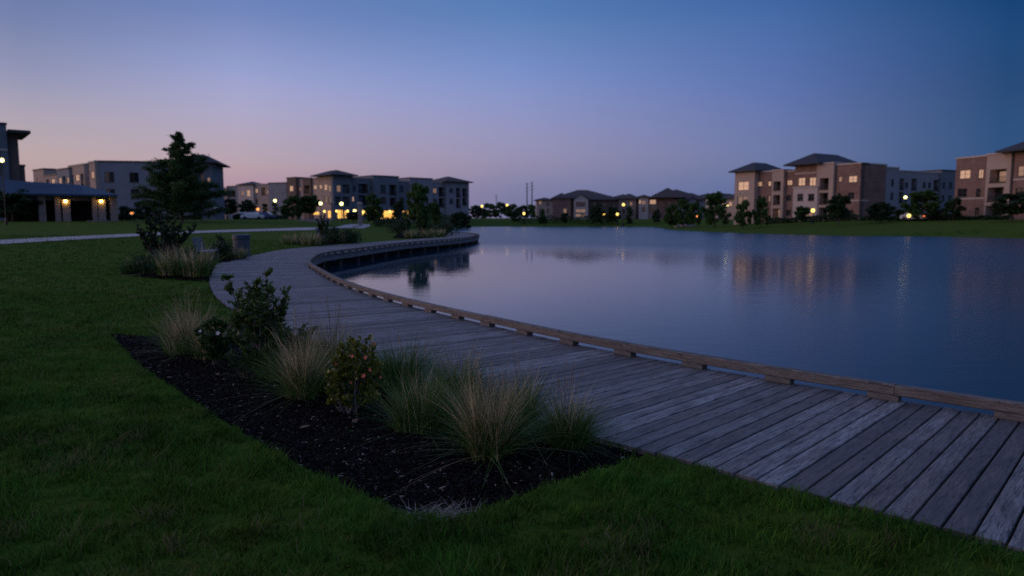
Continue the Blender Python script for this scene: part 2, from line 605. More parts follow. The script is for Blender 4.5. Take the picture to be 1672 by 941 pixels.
def lawn_mat(name, c1, c2, c3, blades=False):
    m = bpy.data.materials.new(name); m.use_nodes = True
    nt = m.node_tree; N, L = nt.nodes.new, nt.links.new
    b = nt.nodes['Principled BSDF']; b.inputs['Roughness'].default_value = .75 if blades else .95
    b.inputs['Specular IOR Level'].default_value = .10 if blades else .02
    if not blades:
        b.inputs['Sheen Weight'].default_value = .05; b.inputs['Sheen Roughness'].default_value = .5
        b.inputs['Sheen Tint'].default_value = (.55, .75, .35, 1)
    tc = N('ShaderNodeTexCoord')

    def noise(s, d=4):
        n = N('ShaderNodeTexNoise'); n.inputs['Scale'].default_value = s; n.inputs['Detail'].default_value = d
        L(tc.outputs['Object'], n.inputs[0]); return n.outputs[0]

    def rng(src, a, b_):
        n = N('ShaderNodeMapRange'); n.inputs[1].default_value = a; n.inputs[2].default_value = b_
        L(src, n.inputs[0]); return n.outputs[0]

    def mixc(f, a, b_):
        n = N('ShaderNodeMix'); n.data_type = 'RGBA'; L(f, n.inputs[0])
        for i, v in ((6, a), (7, b_)):
            if isinstance(v, tuple): n.inputs[i].default_value = (*v, 1)
            else: L(v, n.inputs[i])
        return n.outputs[2]
    c = mixc(rng(noise(.9), .35, .65), c1, c2)
    c = mixc(rng(noise(5.0), .56, .8), c, c3)
    if blades:
        at = N('ShaderNodeAttribute'); at.attribute_name = 'rnd'
        vm = N('ShaderNodeVectorMath'); vm.operation = 'SCALE'
        mr = N('ShaderNodeMapRange'); mr.inputs[3].default_value = .2; mr.inputs[4].default_value = 2.1
        L(at.outputs['Fac'], mr.inputs[0])
        L(c, vm.inputs[0]); L(mr.outputs[0], vm.inputs['Scale'])
        at2 = N('ShaderNodeAttribute'); at2.attribute_name = 'dry'
        c = mixc(at2.outputs['Fac'], vm.outputs[0], (.22, .18, .08))
    else:
        bp = N('ShaderNodeBump'); bp.inputs['Strength'].default_value = .8; bp.inputs['Distance'].default_value = .05
        L(noise(9, 8), bp.inputs['Height']); L(bp.outputs[0], b.inputs['Normal'])
    L(c, b.inputs['Base Color'])
    if blades:
        tr = N('ShaderNodeBsdfTranslucent'); L(c, tr.inputs[0])
        ms = N('ShaderNodeMixShader'); ms.inputs[0].default_value = .3
        L(b.outputs[0], ms.inputs[1]); L(tr.outputs[0], ms.inputs[2])
        L(ms.outputs[0], nt.nodes['Material Output'].inputs[0])
    return m


M_GRASS = lawn_mat('lawn_ground', (.034, .078, .008), (.048, .085, .008), (.070, .081, .012))
M_BLADE = lawn_mat('lawn_blades', (.031, .104, .011), (.052, .116, .011), (.088, .106, .018), True)
M_WATER = water_mat()
M_DECK = wood_mat('weathered_deck', (.13, .124, .12), (.44, .435, .425), (.28, .22, .18), (.062, .056, .054))
M_RAIL = wood_mat('kerb_timber', (.205, .19, .172), (.27, .247, .222), (.24, .205, .172), (.08, .068, .058), .7, .3)
M_JOIST = wood_mat('dark_timber', (.05, .045, .042), (.07, .06, .055), (.05, .042, .038), (.02, .018, .017))
M_MULCH = mat('mulch_soil', (.006, .0052, .005), .98, spec=.02, var=.5, scale=30, bump=.9)
M_CHIP = mat('mulch_chips', (.0050, .0044, .0045), .8, spec=.10, var=.3, attr='rnd', col2=(.30, .25, .21))
M_PATH = mat('path_concrete', (.40, .37, .36), .85, var=.12, scale=1.2, bump=.2)
M_STONE = mat('limestone', (.25, .215, .20), .9, var=.15, scale=2)
M_TAN = mat('tan_stucco', (.44, .34, .285), .9, spec=.2, var=.07, scale=.6)
M_PALE = mat('pale_stucco', (.52, .44, .40), .9, spec=.2, var=.07, scale=.6)
M_GREY = mat('grey_stucco', (.26, .265, .29), .9, spec=.2, var=.08, scale=.6)
M_BLUEG = mat('bluegrey_siding', (.155, .18, .21), .85, spec=.2, var=.08, scale=.6)
M_DBROWN = mat('brown_cladding', (.15, .11, .095), .85, spec=.2, var=.1, scale=.8)
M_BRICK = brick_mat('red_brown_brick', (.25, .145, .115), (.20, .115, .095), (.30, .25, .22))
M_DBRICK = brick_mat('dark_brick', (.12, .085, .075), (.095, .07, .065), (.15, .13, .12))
M_TRIM = mat('cream_trim', (.50, .42, .37), .8, var=.05)
M_DTRIM = mat('dark_trim', (.045, .045, .052), .6, var=.1)
M_ROOF = mat('slate_roof', (.040, .040, .046), .75, var=.25, scale=5, bump=.3)
M_SHINGLE = mat('brown_shingle', (.065, .052, .052), .85, var=.25, scale=5, bump=.3)
M_METALROOF = mat('blue_metal_roof', (.025, .06, .105), .55, spec=.3, var=.1)
M_FRAME = mat('window_frame', (.10, .095, .09), .6, var=.05)
M_GLASS = mat('dark_glass', (.012, .016, .02), .06, spec=.9, var=.2)
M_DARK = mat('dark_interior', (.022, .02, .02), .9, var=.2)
M_IRON = mat('black_iron', (.014, .014, .015), .5, spec=.4, var=.1)
M_LITSKY = mat('lit_and_skyglow_pane', (.2, .15, .1), .3, emit=(1.0, .58, .38), estr=.5, var=.2)  # peach emission paints mirrored sunset sky on upper panes; also lit windows
M_LITSKYDIM = mat('lit_and_skyglow_pane_dim', (.15, .11, .09), .2, emit=(1.0, .58, .40), estr=.24, var=.2)  # weaker painted reflection of the glowing sky, also dimly lit windows
M_LITGOLD = mat('lit_shopfront', (.2, .15, .1), .3, emit=(1.0, .49, .095), estr=1.5, var=.2)
M_LAMP = mat('lamp_globe_warm', (.8, .7, .5), .4, emit=(1.0, .82, .30), estr=4.5)
M_LAMPY = mat('lamp_globe_yellow', (.8, .7, .5), .4, emit=(1.0, .62, .12), estr=2.6)
M_LAMPO = mat('lamp_orange', (.8, .5, .3), .4, emit=(1.0, .30, .06), estr=2.4)
M_SCONCE = mat('sconce_glow', (.8, .6, .4), .4, emit=(1.0, .50, .08), estr=26.0)
M_BARK = mat('bark', (.075, .06, .05), .9, var=.3, scale=8, bump=.5)
M_PALEBARK = mat('pale_twig', (.17, .145, .14), .85, var=.25, scale=12)


def leaf_mat(name, c1, c2, trans=.3, rough=.5):
    return mat(name, c1, rough, spec=.35, var=.25, scale=2.5, attr='rnd', col2=c2, trans=trans)


M_LEAF_DARK = leaf_mat('leaf_dark', (.020, .062, .014), (.062, .125, .028))
M_LEAF_TREE = leaf_mat('leaf_tree', (.030, .088, .016), (.075, .155, .030))
M_LEAF_DEEP = leaf_mat('leaf_deep', (.013, .042, .014), (.040, .080, .024))
M_LEAF_GLOSS = leaf_mat('leaf_gloss', (.022, .066, .014), (.13, .20, .05), .2, .35)
M_LEAF_AZA = leaf_mat('leaf_azalea', (.028, .078, .010), (.26, .26, .028), .25, .4)
M_BLADE_G = leaf_mat('ornamental_green', (.028, .090, .014), (.13, .25, .05), .3)
M_BLADE_T = leaf_mat('ornamental_tan', (.15, .12, .055), (.78, .62, .36), .3)
M_PLUME = leaf_mat('seed_plume', (.36, .25, .14), (.65, .48, .30), .3)
M_PETAL = mat('orange_petal', (.62, .16, .08), .5, var=.2, trans=.2)
M_WPETAL = mat('white_petal', (.75, .72, .65), .5, var=.1, trans=.2)
M_STRAW = leaf_mat('straw', (.20, .17, .13), (.38, .33, .27), .2)
M_DRYLEAF = mat('fallen_leaf', (.26, .14, .07), .7, var=.3, scale=20)
M_BENCH = mat('bench_slats', (.20, .22, .25), .55, var=.1)
M_CAN = mat('bin_slats', (.10, .11, .12), .6, var=.12)
M_CANLID = mat('bin_lid', (.035, .06, .085), .45, var=.1)
M_WHITE = mat('white_paint', (.62, .62, .62), .35, spec=.6, var=.05)
M_BLUE = mat('blue_paint', (.03, .06, .14), .3, spec=.6, var=.05)
M_BLACKP = mat('black_paint', (.02, .02, .024), .25, spec=.6, var=.05)
M_RUBBER = mat('rubber', (.012, .012, .012), .8, var=.1)
M_TAIL = mat('tail_lamp', (.3, .02, .01), .3, emit=(1, .16, .04), estr=1.6)
M_GALV = mat('galvanised', (.22, .22, .25), .6, var=.1)


# ------------------------------------------------------------------ terrain, water, paths
def build_terrain():
    th = np.concatenate([np.linspace(-180, -50, 40, endpoint=False), np.linspace(-50, 50, 420, endpoint=False), np.linspace(50, 180, 40, endpoint=False)])
    th = np.radians(th)
    r = np.concatenate([[0.0], np.geomspace(.4, 230, 520), np.geomspace(240, 4000, 30)])
    T, Rr = np.meshgrid(th, r)
    X, Y = Rr * np.sin(T), Rr * np.cos(T)
    Z = ground_h(X.ravel(), Y.ravel()).reshape(X.shape)
    bed_in = inside(BED, X.ravel(), Y.ravel()).reshape(X.shape)
    Z = np.where(bed_in, Z - .12, Z)
    Z = np.where(inside(DECK_SIDE, X.ravel(), Y.ravel()).reshape(X.shape), Z - .35, Z)
    n, k = X.shape
    idx = np.arange(n * k).reshape(n, k)
    a, b = idx[:-1, :], idx[1:, :]
    a2, b2 = np.roll(a, -1, 1), np.roll(b, -1, 1)
    Q = np.stack([a.ravel(), a2.ravel(), b2.ravel(), b.ravel()], 1)
    Q = Q[k:]
    o = np_mesh('ground', np.stack([X.ravel(), Y.ravel(), Z.ravel()], 1), Q[:, ::-1], M_GRASS, smooth_sh=True)
    tag(o, 'mown grass lawn and banks sloping round the pond', 'lawn', kind='structure')
    w = MB(); w.quad((-60, -70, WATER_Z), (150, -70, WATER_Z), (150, 210, WATER_Z), (-60, 210, WATER_Z))
    tag(w.build('pond_water', M_WATER), 'still pond reflecting the dusk sky', 'pond', kind='structure')


build_terrain()


def drape(name, L_px, R_px, matl, lift, sub=6):
    """strip between two pixel polylines, laid on the terrain"""
    A = np.array([ong(*q)[:2] for q in L_px]); B = np.array([ong(*q)[:2] for q in R_px])
    A, B = catmull(A, sub), catmull(B, sub)
    V, Q = [], []
    m_ = 5
    for i in range(len(A)):
        for j in range(m_):
            p = A[i] * (1 - j / (m_ - 1)) + B[i] * (j / (m_ - 1))
            V.append((p[0], p[1], gh(*p) + lift))
    for i in range(len(A) - 1):
        for j in range(m_ - 1):
            Q.append((i * m_ + j, i * m_ + j + 1, (i + 1) * m_ + j + 1, (i + 1) * m_ + j))
    return np_mesh(name, np.array(V), np.array(Q), matl, smooth_sh=True)


_pt = [(-60, 396), (0, 392.7), (75, 389), (150, 385.5), (226, 382.2), (327, 377.6), (420, 374.8), (520, 371.8), (560, 368.6), (604, 366.6)]
_pb = [(-60, 404), (0, 399.8), (75, 395), (150, 390.5), (226, 386.6), (327, 381.2), (420, 378.4), (520, 375.6), (560, 372.6), (604, 370.4)]
tag(drape('path', _pt, _pb, M_PATH, .03), 'pale concrete path curving across the lawn', 'path', kind='structure')


def poly_sheet(name, P, matl, zoff, res, bump=0.0, seed=1):
    """dense sheet filling a plan polygon, on the terrain"""
    P = np.asarray(P)
    x0, y0 = P.min(0) - res; x1, y1 = P.max(0) + res
    nx, ny = int((x1 - x0) / res) + 2, int((y1 - y0) / res) + 2
    gx, gy = np.meshgrid(x0 + res * np.arange(nx), y0 + res * np.arange(ny))
    ins = inside(P, gx.ravel(), gy.ravel())
    # snap the outside ring onto the outline so that the edge is clean
    idx = np.arange(nx * ny).reshape(ny, nx)
    Q = np.stack([idx[:-1, :-1].ravel(), idx[:-1, 1:].ravel(), idx[1:, 1:].ravel(), idx[1:, :-1].ravel()], 1)
    keep = ins[Q].any(1)
    Q = Q[keep]
    X, Y = gx.ravel().copy(), gy.ravel().copy()
    Pd = resample(np.vstack([P, P[:1]]), res * .5)
    out = np.unique(Q[~ins[Q]])
    for i in out:
        k = np.argmin((Pd[:, 0] - X[i]) ** 2 + (Pd[:, 1] - Y[i]) ** 2)
        X[i], Y[i] = Pd[k]
    Z = ground_h(X, Y) + zoff
    if bump:
        Z = Z + bump * (vnoise(X * 9, Y * 9, seed) - .5) + bump * .7 * (vnoise(X * 25, Y * 25, seed + 1) - .5)
    used = np.unique(Q)
    rm = np.full(nx * ny, -1); rm[used] = np.arange(len(used))
    return np_mesh(name, np.stack([X, Y, Z], 1)[used], rm[Q], matl, smooth_sh=True)


MULCH_DZ = -.045
tag(poly_sheet('mulch_bed', BED, M_MULCH, MULCH_DZ, .05, .035), 'black mulch planting bed beside the boardwalk', 'planting bed', kind='structure')


def ell(px, py, rx, ry, n=28):
    """outline of a bed given as an ellipse in the picture, laid on the terrain"""
    return np.array([ong(px + rx * math.cos(2 * math.pi * k / n), py + ry * math.sin(2 * math.pi * k / n))[:2] for k in range(n)])


def bedpoly(pts):
    return np.array([ong(*q)[:2] for q in pts])


BED2 = bedpoly([(196, 448), (240, 455), (300, 459), (341, 461), (344, 448), (352, 434), (340, 428), (300, 424), (240, 430), (205, 440)])
BED2B = bedpoly([(350, 429), (372, 429), (398, 422), (412, 417), (395, 411), (360, 411), (345, 417)])
BED3 = bedpoly([(462, 398), (500, 401), (540, 400), (575, 396), (582, 391), (560, 388), (510, 388), (475, 392)])
BED4 = bedpoly([(640, 389.5), (680, 389.5), (725, 386), (738, 381), (725, 376), (690, 375), (655, 380)])
for P_, dz in ((BED2, .03), (BED2B, .03), (BED3, .04), (BED4, .05)):
    tag(poly_sheet('mulch_bed', P_, M_MULCH, dz, .25, .02), kind='structure')


# ------------------------------------------------------------------ boardwalk
def set_uv(me, uvs):
    u = me.uv_layers.new(name='UVMap')
    lv = np.empty(len(me.loops), np.int32); me.loops.foreach_get('vertex_index', lv)
    u.data.foreach_set('uv', np.asarray(uvs, np.float32)[lv].ravel())


class Boards:
    """boards collected in one mesh with UVs along the grain and one random value per board"""
    def __init__(s): s.mb, s.uv, s.rnd = MB(), [], []

    def board(s, a, b, wa, wb, z0, z1, c=.004, side=None):
        """from a to b (plan points), width wa at a and wb at b along vector 'side'"""
        a, b = Vector((a[0], a[1], 0)), Vector((b[0], b[1], 0))
        L_ = (b - a).length
        t = (b - a).normalized()
        sd = Vector((-t.y, t.x, 0))
        vs, uv = [], []
        r = random.random(); off = random.uniform(0, 60); off2 = random.uniform(0, 60)
        pr = [(-.5, 0, 0, 0), (.5, 0, 0, 0), (.5, 1, 0, -1), (.5, 1, -1, 0), (-.5, 1, 1, 0), (-.5, 1, 0, -1)]
        for p, w, e in ((a, wa, 0.0), (b, wb, L_)):
            for q, h, cy, cz in pr:
                y = q * w + cy * c
                z = (z1 if h else z0) + cz * c
                v = p + sd * y; v.z = z
                vs.append(v); uv.append((e + off, y + off2 + (z - z1) * .8 * (1 if q > 0 else -1)))
        s.mb.add(vs, [(0, 1, 2, 3, 4, 5)[::-1], (6, 7, 8, 9, 10, 11), (0, 1, 7, 6), (1, 2, 8, 7), (2, 3, 9, 8), (3, 4, 10, 9), (4, 5, 11, 10), (5, 0, 6, 11)])
        s.uv += uv; s.rnd += [r] * 12

    def cbeam(s, P, w, z0, z1, c=.012, r=None):
        """bent timber following plan points P"""
        n, T = normals(np.asarray(P))
        r = random.random() if r is None else r
        off = random.uniform(0, 60); off2 = random.uniform(0, 60)
        b0 = len(s.mb.v)
        pr = [(-w / 2 + c, z0), (w / 2 - c, z0), (w / 2, z0 + c), (w / 2, z1 - c), (w / 2 - c, z1), (-w / 2 + c, z1), (-w / 2, z1 - c), (-w / 2, z0 + c)]
        per = [0, w, w, w + z1 - z0, w + z1 - z0, 2 * w + z1 - z0, 2 * w + z1 - z0, 2 * w + 2 * (z1 - z0)]
        e = 0.0
        for i, p in enumerate(P):
            if i: e += float(np.hypot(*(P[i] - P[i - 1])))
            for (a, z), q in zip(pr, per):
                s.mb.v.append((p[0] + n[i][0] * a, p[1] + n[i][1] * a, z)); s.uv.append((e + off, q + off2)); s.rnd.append(r)
        k = 8
        for i in range(len(P) - 1):
            for j in range(k):
                s.mb.f.append((b0 + i * k + j, b0 + (i + 1) * k + j, b0 + (i + 1) * k + (j + 1) % k, b0 + i * k + (j + 1) % k))
        s.mb.f.append(tuple(b0 + j for j in range(k)))
        s.mb.f.append(tuple(b0 + (len(P) - 1) * k + j for j in range(k))[::-1])

    def build(s, name, m, parent):
        o = s.mb.build(name, m, parent, attr={'rnd': s.rnd})
        set_uv(o.data, s.uv)
        return o


def build_boardwalk():
    bw = thing('boardwalk', 'curving boardwalk of weathered grey planks with a low timber kerb along the pond', 'boardwalk')
    no, _ = normals(OUTER)
    step = 3                                             # .14 m of walk per plank at the pond side
    idx = np.arange(0, len(OUTER), step)
    # matching point of the lawn side for each plank line
    In = INNER
    s_in = []
    for i in idx:
        o = OUTER[i]; d = -no[i]
        rel = In - o
        along = rel @ d
        across = np.abs(rel @ np.array([-d[1], d[0]]))
        ok = (along > .5) & (along < 13)
        c = np.where(ok, across + .02 * along, 1e9)
        s_in.append(int(np.argmin(c)))
    s_in = np.maximum.accumulate(np.array(s_in)).astype(float)
    k = np.ones(41) / 41
    s_s = np.convolve(np.pad(s_in, 20, mode='edge'), k, 'valid')
    pin = np.stack([np.interp(s_s, np.arange(len(In)), In[:, j]) for j in (0, 1)], 1)
    B = Boards()
    for a in range(len(idx) - 1):
        o0, o1 = OUTER[idx[a]], OUTER[idx[a + 1]]
        i0, i1 = pin[a], pin[a + 1]
        if np.hypot(*(i1 - i0)) < .02: i1 = i0 + (o1 - o0) * .4
        om, im = (o0 + o1) / 2, (i0 + i1) / 2
        t = (om - im) / np.hypot(*(om - im))
        jit = random.uniform(-.012, .012)
        perp = np.array([-t[1], t[0]])
        wo, wi = abs((o1 - o0) @ perp), abs((i1 - i0) @ perp)
        B.board(im - t * jit, om + t * .055, max(wi - .015, .05), wo - .014, -.038, random.uniform(-.0025, .0015))
    B.build('decking', M_DECK, bw)
    sm = MB()
    for a in range(len(idx) - 1):
        om, im = (OUTER[idx[a]] + OUTER[idx[a + 1]]) / 2, (pin[a] + pin[a + 1]) / 2
        if np.hypot(*om) > 12: continue
        t = (om - im) / np.hypot(*(om - im)); pp = np.array([-t[1], t[0]])
        W_ = np.hypot(*(om - im))
        for u in (.09, W_ * .5, W_ - .07):
            for v in (-.036, .036):
                c_ = im + t * (u + random.uniform(-.012, .012)) + pp * (v + random.uniform(-.006, .006))
                vs = [(c_[0] + .0048 * math.cos(q * 1.0472), c_[1] + .0048 * math.sin(q * 1.0472), .0026) for q in range(6)]
                sm.add(vs, [tuple(range(6))])
    so = sm.build('screw_heads', M_IRON, bw); so['kind'] = 'stuff'
    # kerb: rail segments on blocks
    total = len(OUTER)
    seg = 65
    s0 = int(np.argmin(np.hypot(*(OUTER - unp(1031, 577)).T))) % seg
    while s0 < total - 10:
        s1 = min(s0 + seg, total - 1)
        P = np.vstack([OUTER[s0:s1:4], OUTER[s1:s1 + 1]])
        if len(P) > 2:
            Bk = Boards()
            ext = .0025
            P = P.copy()
            P[0] = P[0] + (P[1] - P[0]) / np.hypot(*(P[1] - P[0])) * ext
            P[-1] = P[-1] - (P[-1] - P[-2]) / np.hypot(*(P[-1] - P[-2])) * ext
            zt = .150 + random.uniform(-.003, .004)
            Bk.cbeam(P, .10, .056, zt, .008)
            Bk.build('kerb_rail', M_RAIL, bw)
        s0 = s1
    # block under each rail every .97 m; phase from the picture
    ph = int(np.argmin(np.hypot(*(OUTER - unp(1145, 597)).T)))
    pitch = 20.9
    first = ph - int(ph / pitch) * pitch
    proto = None
    kk = first
    cnt = 0
    while kk < total - 8:
        i = int(round(kk))
        p = OUTER[i]; t = OUTER[min(i + 2, total - 1)] - OUTER[max(i - 2, 0)]
        ang = math.atan2(t[1], t[0])
        if proto is None:
            Bk = Boards(); Bk.board((-.13, 0), (.13, 0), .11, .11, .0, .0535, .004)
            proto = Bk.build('kerb_block', M_RAIL, bw); ob = proto
        else:
            ob = proto.copy(); COL.objects.link(ob); ob.parent = bw
        ob.location = (p[0], p[1], .0025); ob.rotation_euler = (0, 0, ang)
        cnt += 1
        kk += pitch if cnt < 98 else 1e9
    # stringer boards
    Bk = Boards(); Bk.cbeam(offset(OUTER, -.03)[::5], .05, -.30, -.041, .004); Bk.build('outer_stringer', M_DECK, bw)
    Bk = Boards(); Bk.cbeam(offset(INNER, .06)[::5], .05, -.26, -.041, .004); Bk.build('inner_stringer', M_JOIST, bw)
    # piles
    pile = None
    for i in range(20, total, 52):
        p = offset(OUTER, -.16)[i]
        if pile is None:
            m_ = MB(); m_.lathe([(.11, -1.7), (.105, -.3), (.105, -.042)], 10); pile = m_.build('pile', M_BARK, bw); o = pile
        else:
            o = pile.copy(); COL.objects.link(o); o.parent = bw
        o.location = (p[0], p[1], 0)
    # bulkhead that retains the bank
    P = offset(OUTER, -.85)[::8]
    Bk = Boards(); Bk.cbeam(P, .12, -1.7, -.06, .01); Bk.build('bulkhead', M_JOIST, bw)
    return bw


build_boardwalk()


# ------------------------------------------------------------------ lawn blades
def blade_mesh(root, h, w, yaw, lean, curl, segs, width_dir=None, side=None):
    n = len(root)
    V = np.empty((n, segs + 1, 2, 3))
    dx, dy = np.cos(yaw), np.sin(yaw)
    wd = yaw + math.pi / 2 if width_dir is None else width_dir
    px_, py_ = np.cos(wd), np.sin(wd)
    for k in range(segs + 1):
        t = k / segs
        out = h * (lean * t + curl * t * t)
        z = h * (t * np.sqrt(np.clip(1 - np.minimum(lean, .95) ** 2, 0, 1)) - .45 * curl * t * t)
        hw = w * .5 * (1 - t ** 1.6) + w * .02
        sd = 0 if side is None else side * h * t * t
        c = np.stack([root[:, 0] + dx * out - dy * sd, root[:, 1] + dy * out + dx * sd, root[:, 2] + z], 1)
        off = np.stack([px_ * hw, py_ * hw, 0 * hw], 1)
        V[:, k, 0] = c - off; V[:, k, 1] = c + off
    m = 2 * (segs + 1)
    base = np.arange(n)[:, None] * m
    Q = np.concatenate([base + np.array([[2 * k, 2 * k + 1, 2 * k + 3, 2 * k + 2]]) for k in range(segs)], 0)
    return V.reshape(-1, 3), Q


def lawn_blades():
    Vs, Qs, Rs, Ds = [], [], [], []
    base = 0
    inner_near = INNER[(INNER[:, 1] < 45) & (INNER[:, 1] > -3)][::6]
    for y0, y1, dens, hh, ww in ((1.5, 4.2, 5000, .070, .0062), (4.2, 6.5, 3800, .068, .0068), (6.5, 10, 2000, .064, .0075), (10, 16, 800, .066, .012), (16, 27, 240, .06, .02), (27, 48, 50, .07, .045)):
        xm = .79 * y1 + 1.7
        n = int(2 * xm * (y1 - y0) * dens)
        Y = RNG.uniform(y0, y1, n)
        X = RNG.uniform(-xm, xm, n)
        ok = np.abs(X) < .79 * Y + 1.7
        X, Y = X[ok], Y[ok]
        ok = ~inside(DECK_SIDE, X, Y) & ~inside(BED, X, Y)
        for b in (BED2, BED2B, BED3):
            ok &= ~inside(b, X, Y)
        X, Y = X[ok], Y[ok]
        # clumpy: mown turf with thin spots
        cl = vnoise(X * 5, Y * 5, 21) * .4 + vnoise(X * 13, Y * 13, 22) * .35 + vnoise(X * 29, Y * 29, 23) * .25
        cl = np.clip((cl - .5) * 1.7 + .5, 0, 1)
        ok = RNG.random(len(X)) < .35 + 1.1 * cl
        X, Y, cl = X[ok], Y[ok], cl[ok]
        n = len(X)
        Z = ground_h(X, Y) - .006
        H = hh * (.35 + .95 * RNG.random(n)) * (.35 + 1.25 * cl)
        # shaggy edge along bed and deck
        de = np.minimum(dist_line(BED[:23], X, Y), dist_line(inner_near, X, Y))
        H *= np.where(de < .05, .55, 1.0)
        yaw = vnoise(X * 4.3, Y * 4.3, 31) * 12 + RNG.normal(0, 1.3, n)
        lean = .05 + .55 * RNG.random(n) ** 1.3
        curl = .05 + .55 * RNG.random(n)
        V, Q = blade_mesh(np.stack([X, Y, Z], 1), H, ww * (.6 + .8 * RNG.random(n)), yaw, lean, curl, 2)
        rnd = np.clip(RNG.random(n) * .6 + .5 * vnoise(X * 3.1, Y * 3.1, 41) - .05, 0, 1)
        patch = vnoise(X * 1.7, Y * 1.7, 51) * .6 + vnoise(X * 5.2, Y * 5.2, 52) * .4
        dry = np.clip((RNG.random(n) < .03 + .5 * sstep(.58, .85, patch)) * (.3 + .6 * RNG.random(n)), 0, 1)
        Vs.append(V); Qs.append(Q + base); base += len(V)
        Rs.append(np.repeat(rnd, 6)); Ds.append(np.repeat(dry, 6))
    o = np_mesh('lawn_grass', np.concatenate(Vs), np.concatenate(Qs), M_BLADE, attrs={'rnd': np.concatenate(Rs), 'dry': np.concatenate(Ds)})
    tag(o, 'short mown green turf blades of the lawn', 'grass', kind='stuff')


lawn_blades()


# ------------------------------------------------------------------ mulch chips and litter
def chips():
    def scatter(P, dens, zoff):
        x0, y0 = P.min(0); x1, y1 = P.max(0)
        n = int((x1 - x0) * (y1 - y0) * dens)
        X = RNG.uniform(x0, x1, n); Y = RNG.uniform(y0, y1, n)
        ok = inside(P, X, Y)
        X, Y = X[ok], Y[ok]
        return X, Y
    X, Y = scatter(BED, 5200, 0)
    keep = RNG.random(len(X)) < np.clip(5.5 / Y, .25, 1)
    X, Y = X[keep], Y[keep]
    n = len(X)
    Z = ground_h(X, Y) + MULCH_DZ + .012 * RNG.random(n) + .01
    L_ = .005 + .020 * RNG.random(n) ** 2.4
    W = L_ * (.18 + .35 * RNG.random(n)); T = .0025 + .003 * RNG.random(n)
    yaw = RNG.random(n) * 6.283; pit = RNG.normal(0, .3, n); rol = RNG.normal(0, .45, n)
    ux = np.stack([np.cos(yaw) * np.cos(pit), np.sin(yaw) * np.cos(pit), np.sin(pit)], 1)
    vx = np.stack([-np.sin(yaw) * np.cos(rol), np.cos(yaw) * np.cos(rol), np.sin(rol)], 1)
    wx = np.cross(ux, vx)
    C = np.stack([X, Y, Z], 1)
    V = np.empty((n, 8, 3))
    k = 0
    for sz in (-1, 1):
        for a, b in ((-1, -.5), (.8, -1), (1, .6), (-.9, 1)):
            V[:, k] = C + ux * (a * L_)[:, None] + vx * (b * W)[:, None] + wx * (sz * T * .5)[:, None]
            k += 1
    F = np.array([(4, 5, 6, 7), (0, 1, 5, 4), (1, 2, 6, 5), (2, 3, 7, 6), (3, 0, 4, 7)])
    Q = (np.arange(n)[:, None, None] * 8 + F[None]).reshape(-1, 4)
    r = RNG.random(n)
    rnd = np.where(r > .975, .25 + .75 * RNG.random(n), np.where(r > .82, .10 * RNG.random(n) + .01, 0.015 * RNG.random(n)))
    o = np_mesh('mulch_chips', V.reshape(-1, 3), Q, M_CHIP, attrs={'rnd': np.repeat(rnd, 8)})
    tag(o, 'dark shredded bark mulch with a few pale chips', 'mulch', kind='stuff')
    # dry clippings at the tip of the bed
    c = unp(722, 846, -.04)
    n = 240
    root = np.stack([c[0] + RNG.normal(0, .11, n), c[1] + RNG.normal(0, .055, n), np.full(n, -.05) + .03 * RNG.random(n)], 1)
    V, Q = blade_mesh(root, .06 + .08 * RNG.random(n), np.full(n, .0035), RNG.random(n) * 6.28, .8 + .15 * RNG.random(n), .1 + .5 * RNG.random(n), 4)
    o = np_mesh('grass_clippings', V, Q, M_STRAW, attrs={'rnd': np.repeat(RNG.random(n), 10)})
    tag(o, 'pale dry grass clippings lying at the pointed tip of the mulch bed', 'clippings', kind='stuff')


chips()


# ------------------------------------------------------------------ foliage helpers
def leaf_cloud(C, size, up_bias=.3, ratio=.55, dirs=None):
    """one folded diamond leaf per point; returns verts, quads"""
    n = len(C)
    d = RNG.normal(size=(n, 3)) if dirs is None else dirs + RNG.normal(size=(n, 3)) * .45
    d[:, 2] += up_bias
    d /= np.linalg.norm(d, axis=1)[:, None]
    a = RNG.normal(size=(n, 3))
    s = np.cross(d, a); s /= np.linalg.norm(s, axis=1)[:, None]
    nn = np.cross(d, s)
    size = np.broadcast_to(size, (n,))[:, None]
    b = C - d * size * .5; t = C + d * size * .5
    m1 = C + s * size * ratio * .5 + nn * size * .1
    m2 = C - s * size * ratio * .5 + nn * size * .1
    V = np.stack([b, m1, t, m2], 1).reshape(-1, 3)
    Q = np.arange(4 * n).reshape(-1, 4)
    return V, Q


def leaf_obj(name, C, size, m, parent, up_bias=.3, ratio=.55, dirs=None, rnd=None):
    V, Q = leaf_cloud(C, size, up_bias, ratio, dirs)
    r = RNG.random(len(C)) if rnd is None else rnd
    return np_mesh(name, V, Q, m, parent, attrs={'rnd': np.repeat(r, 4)})


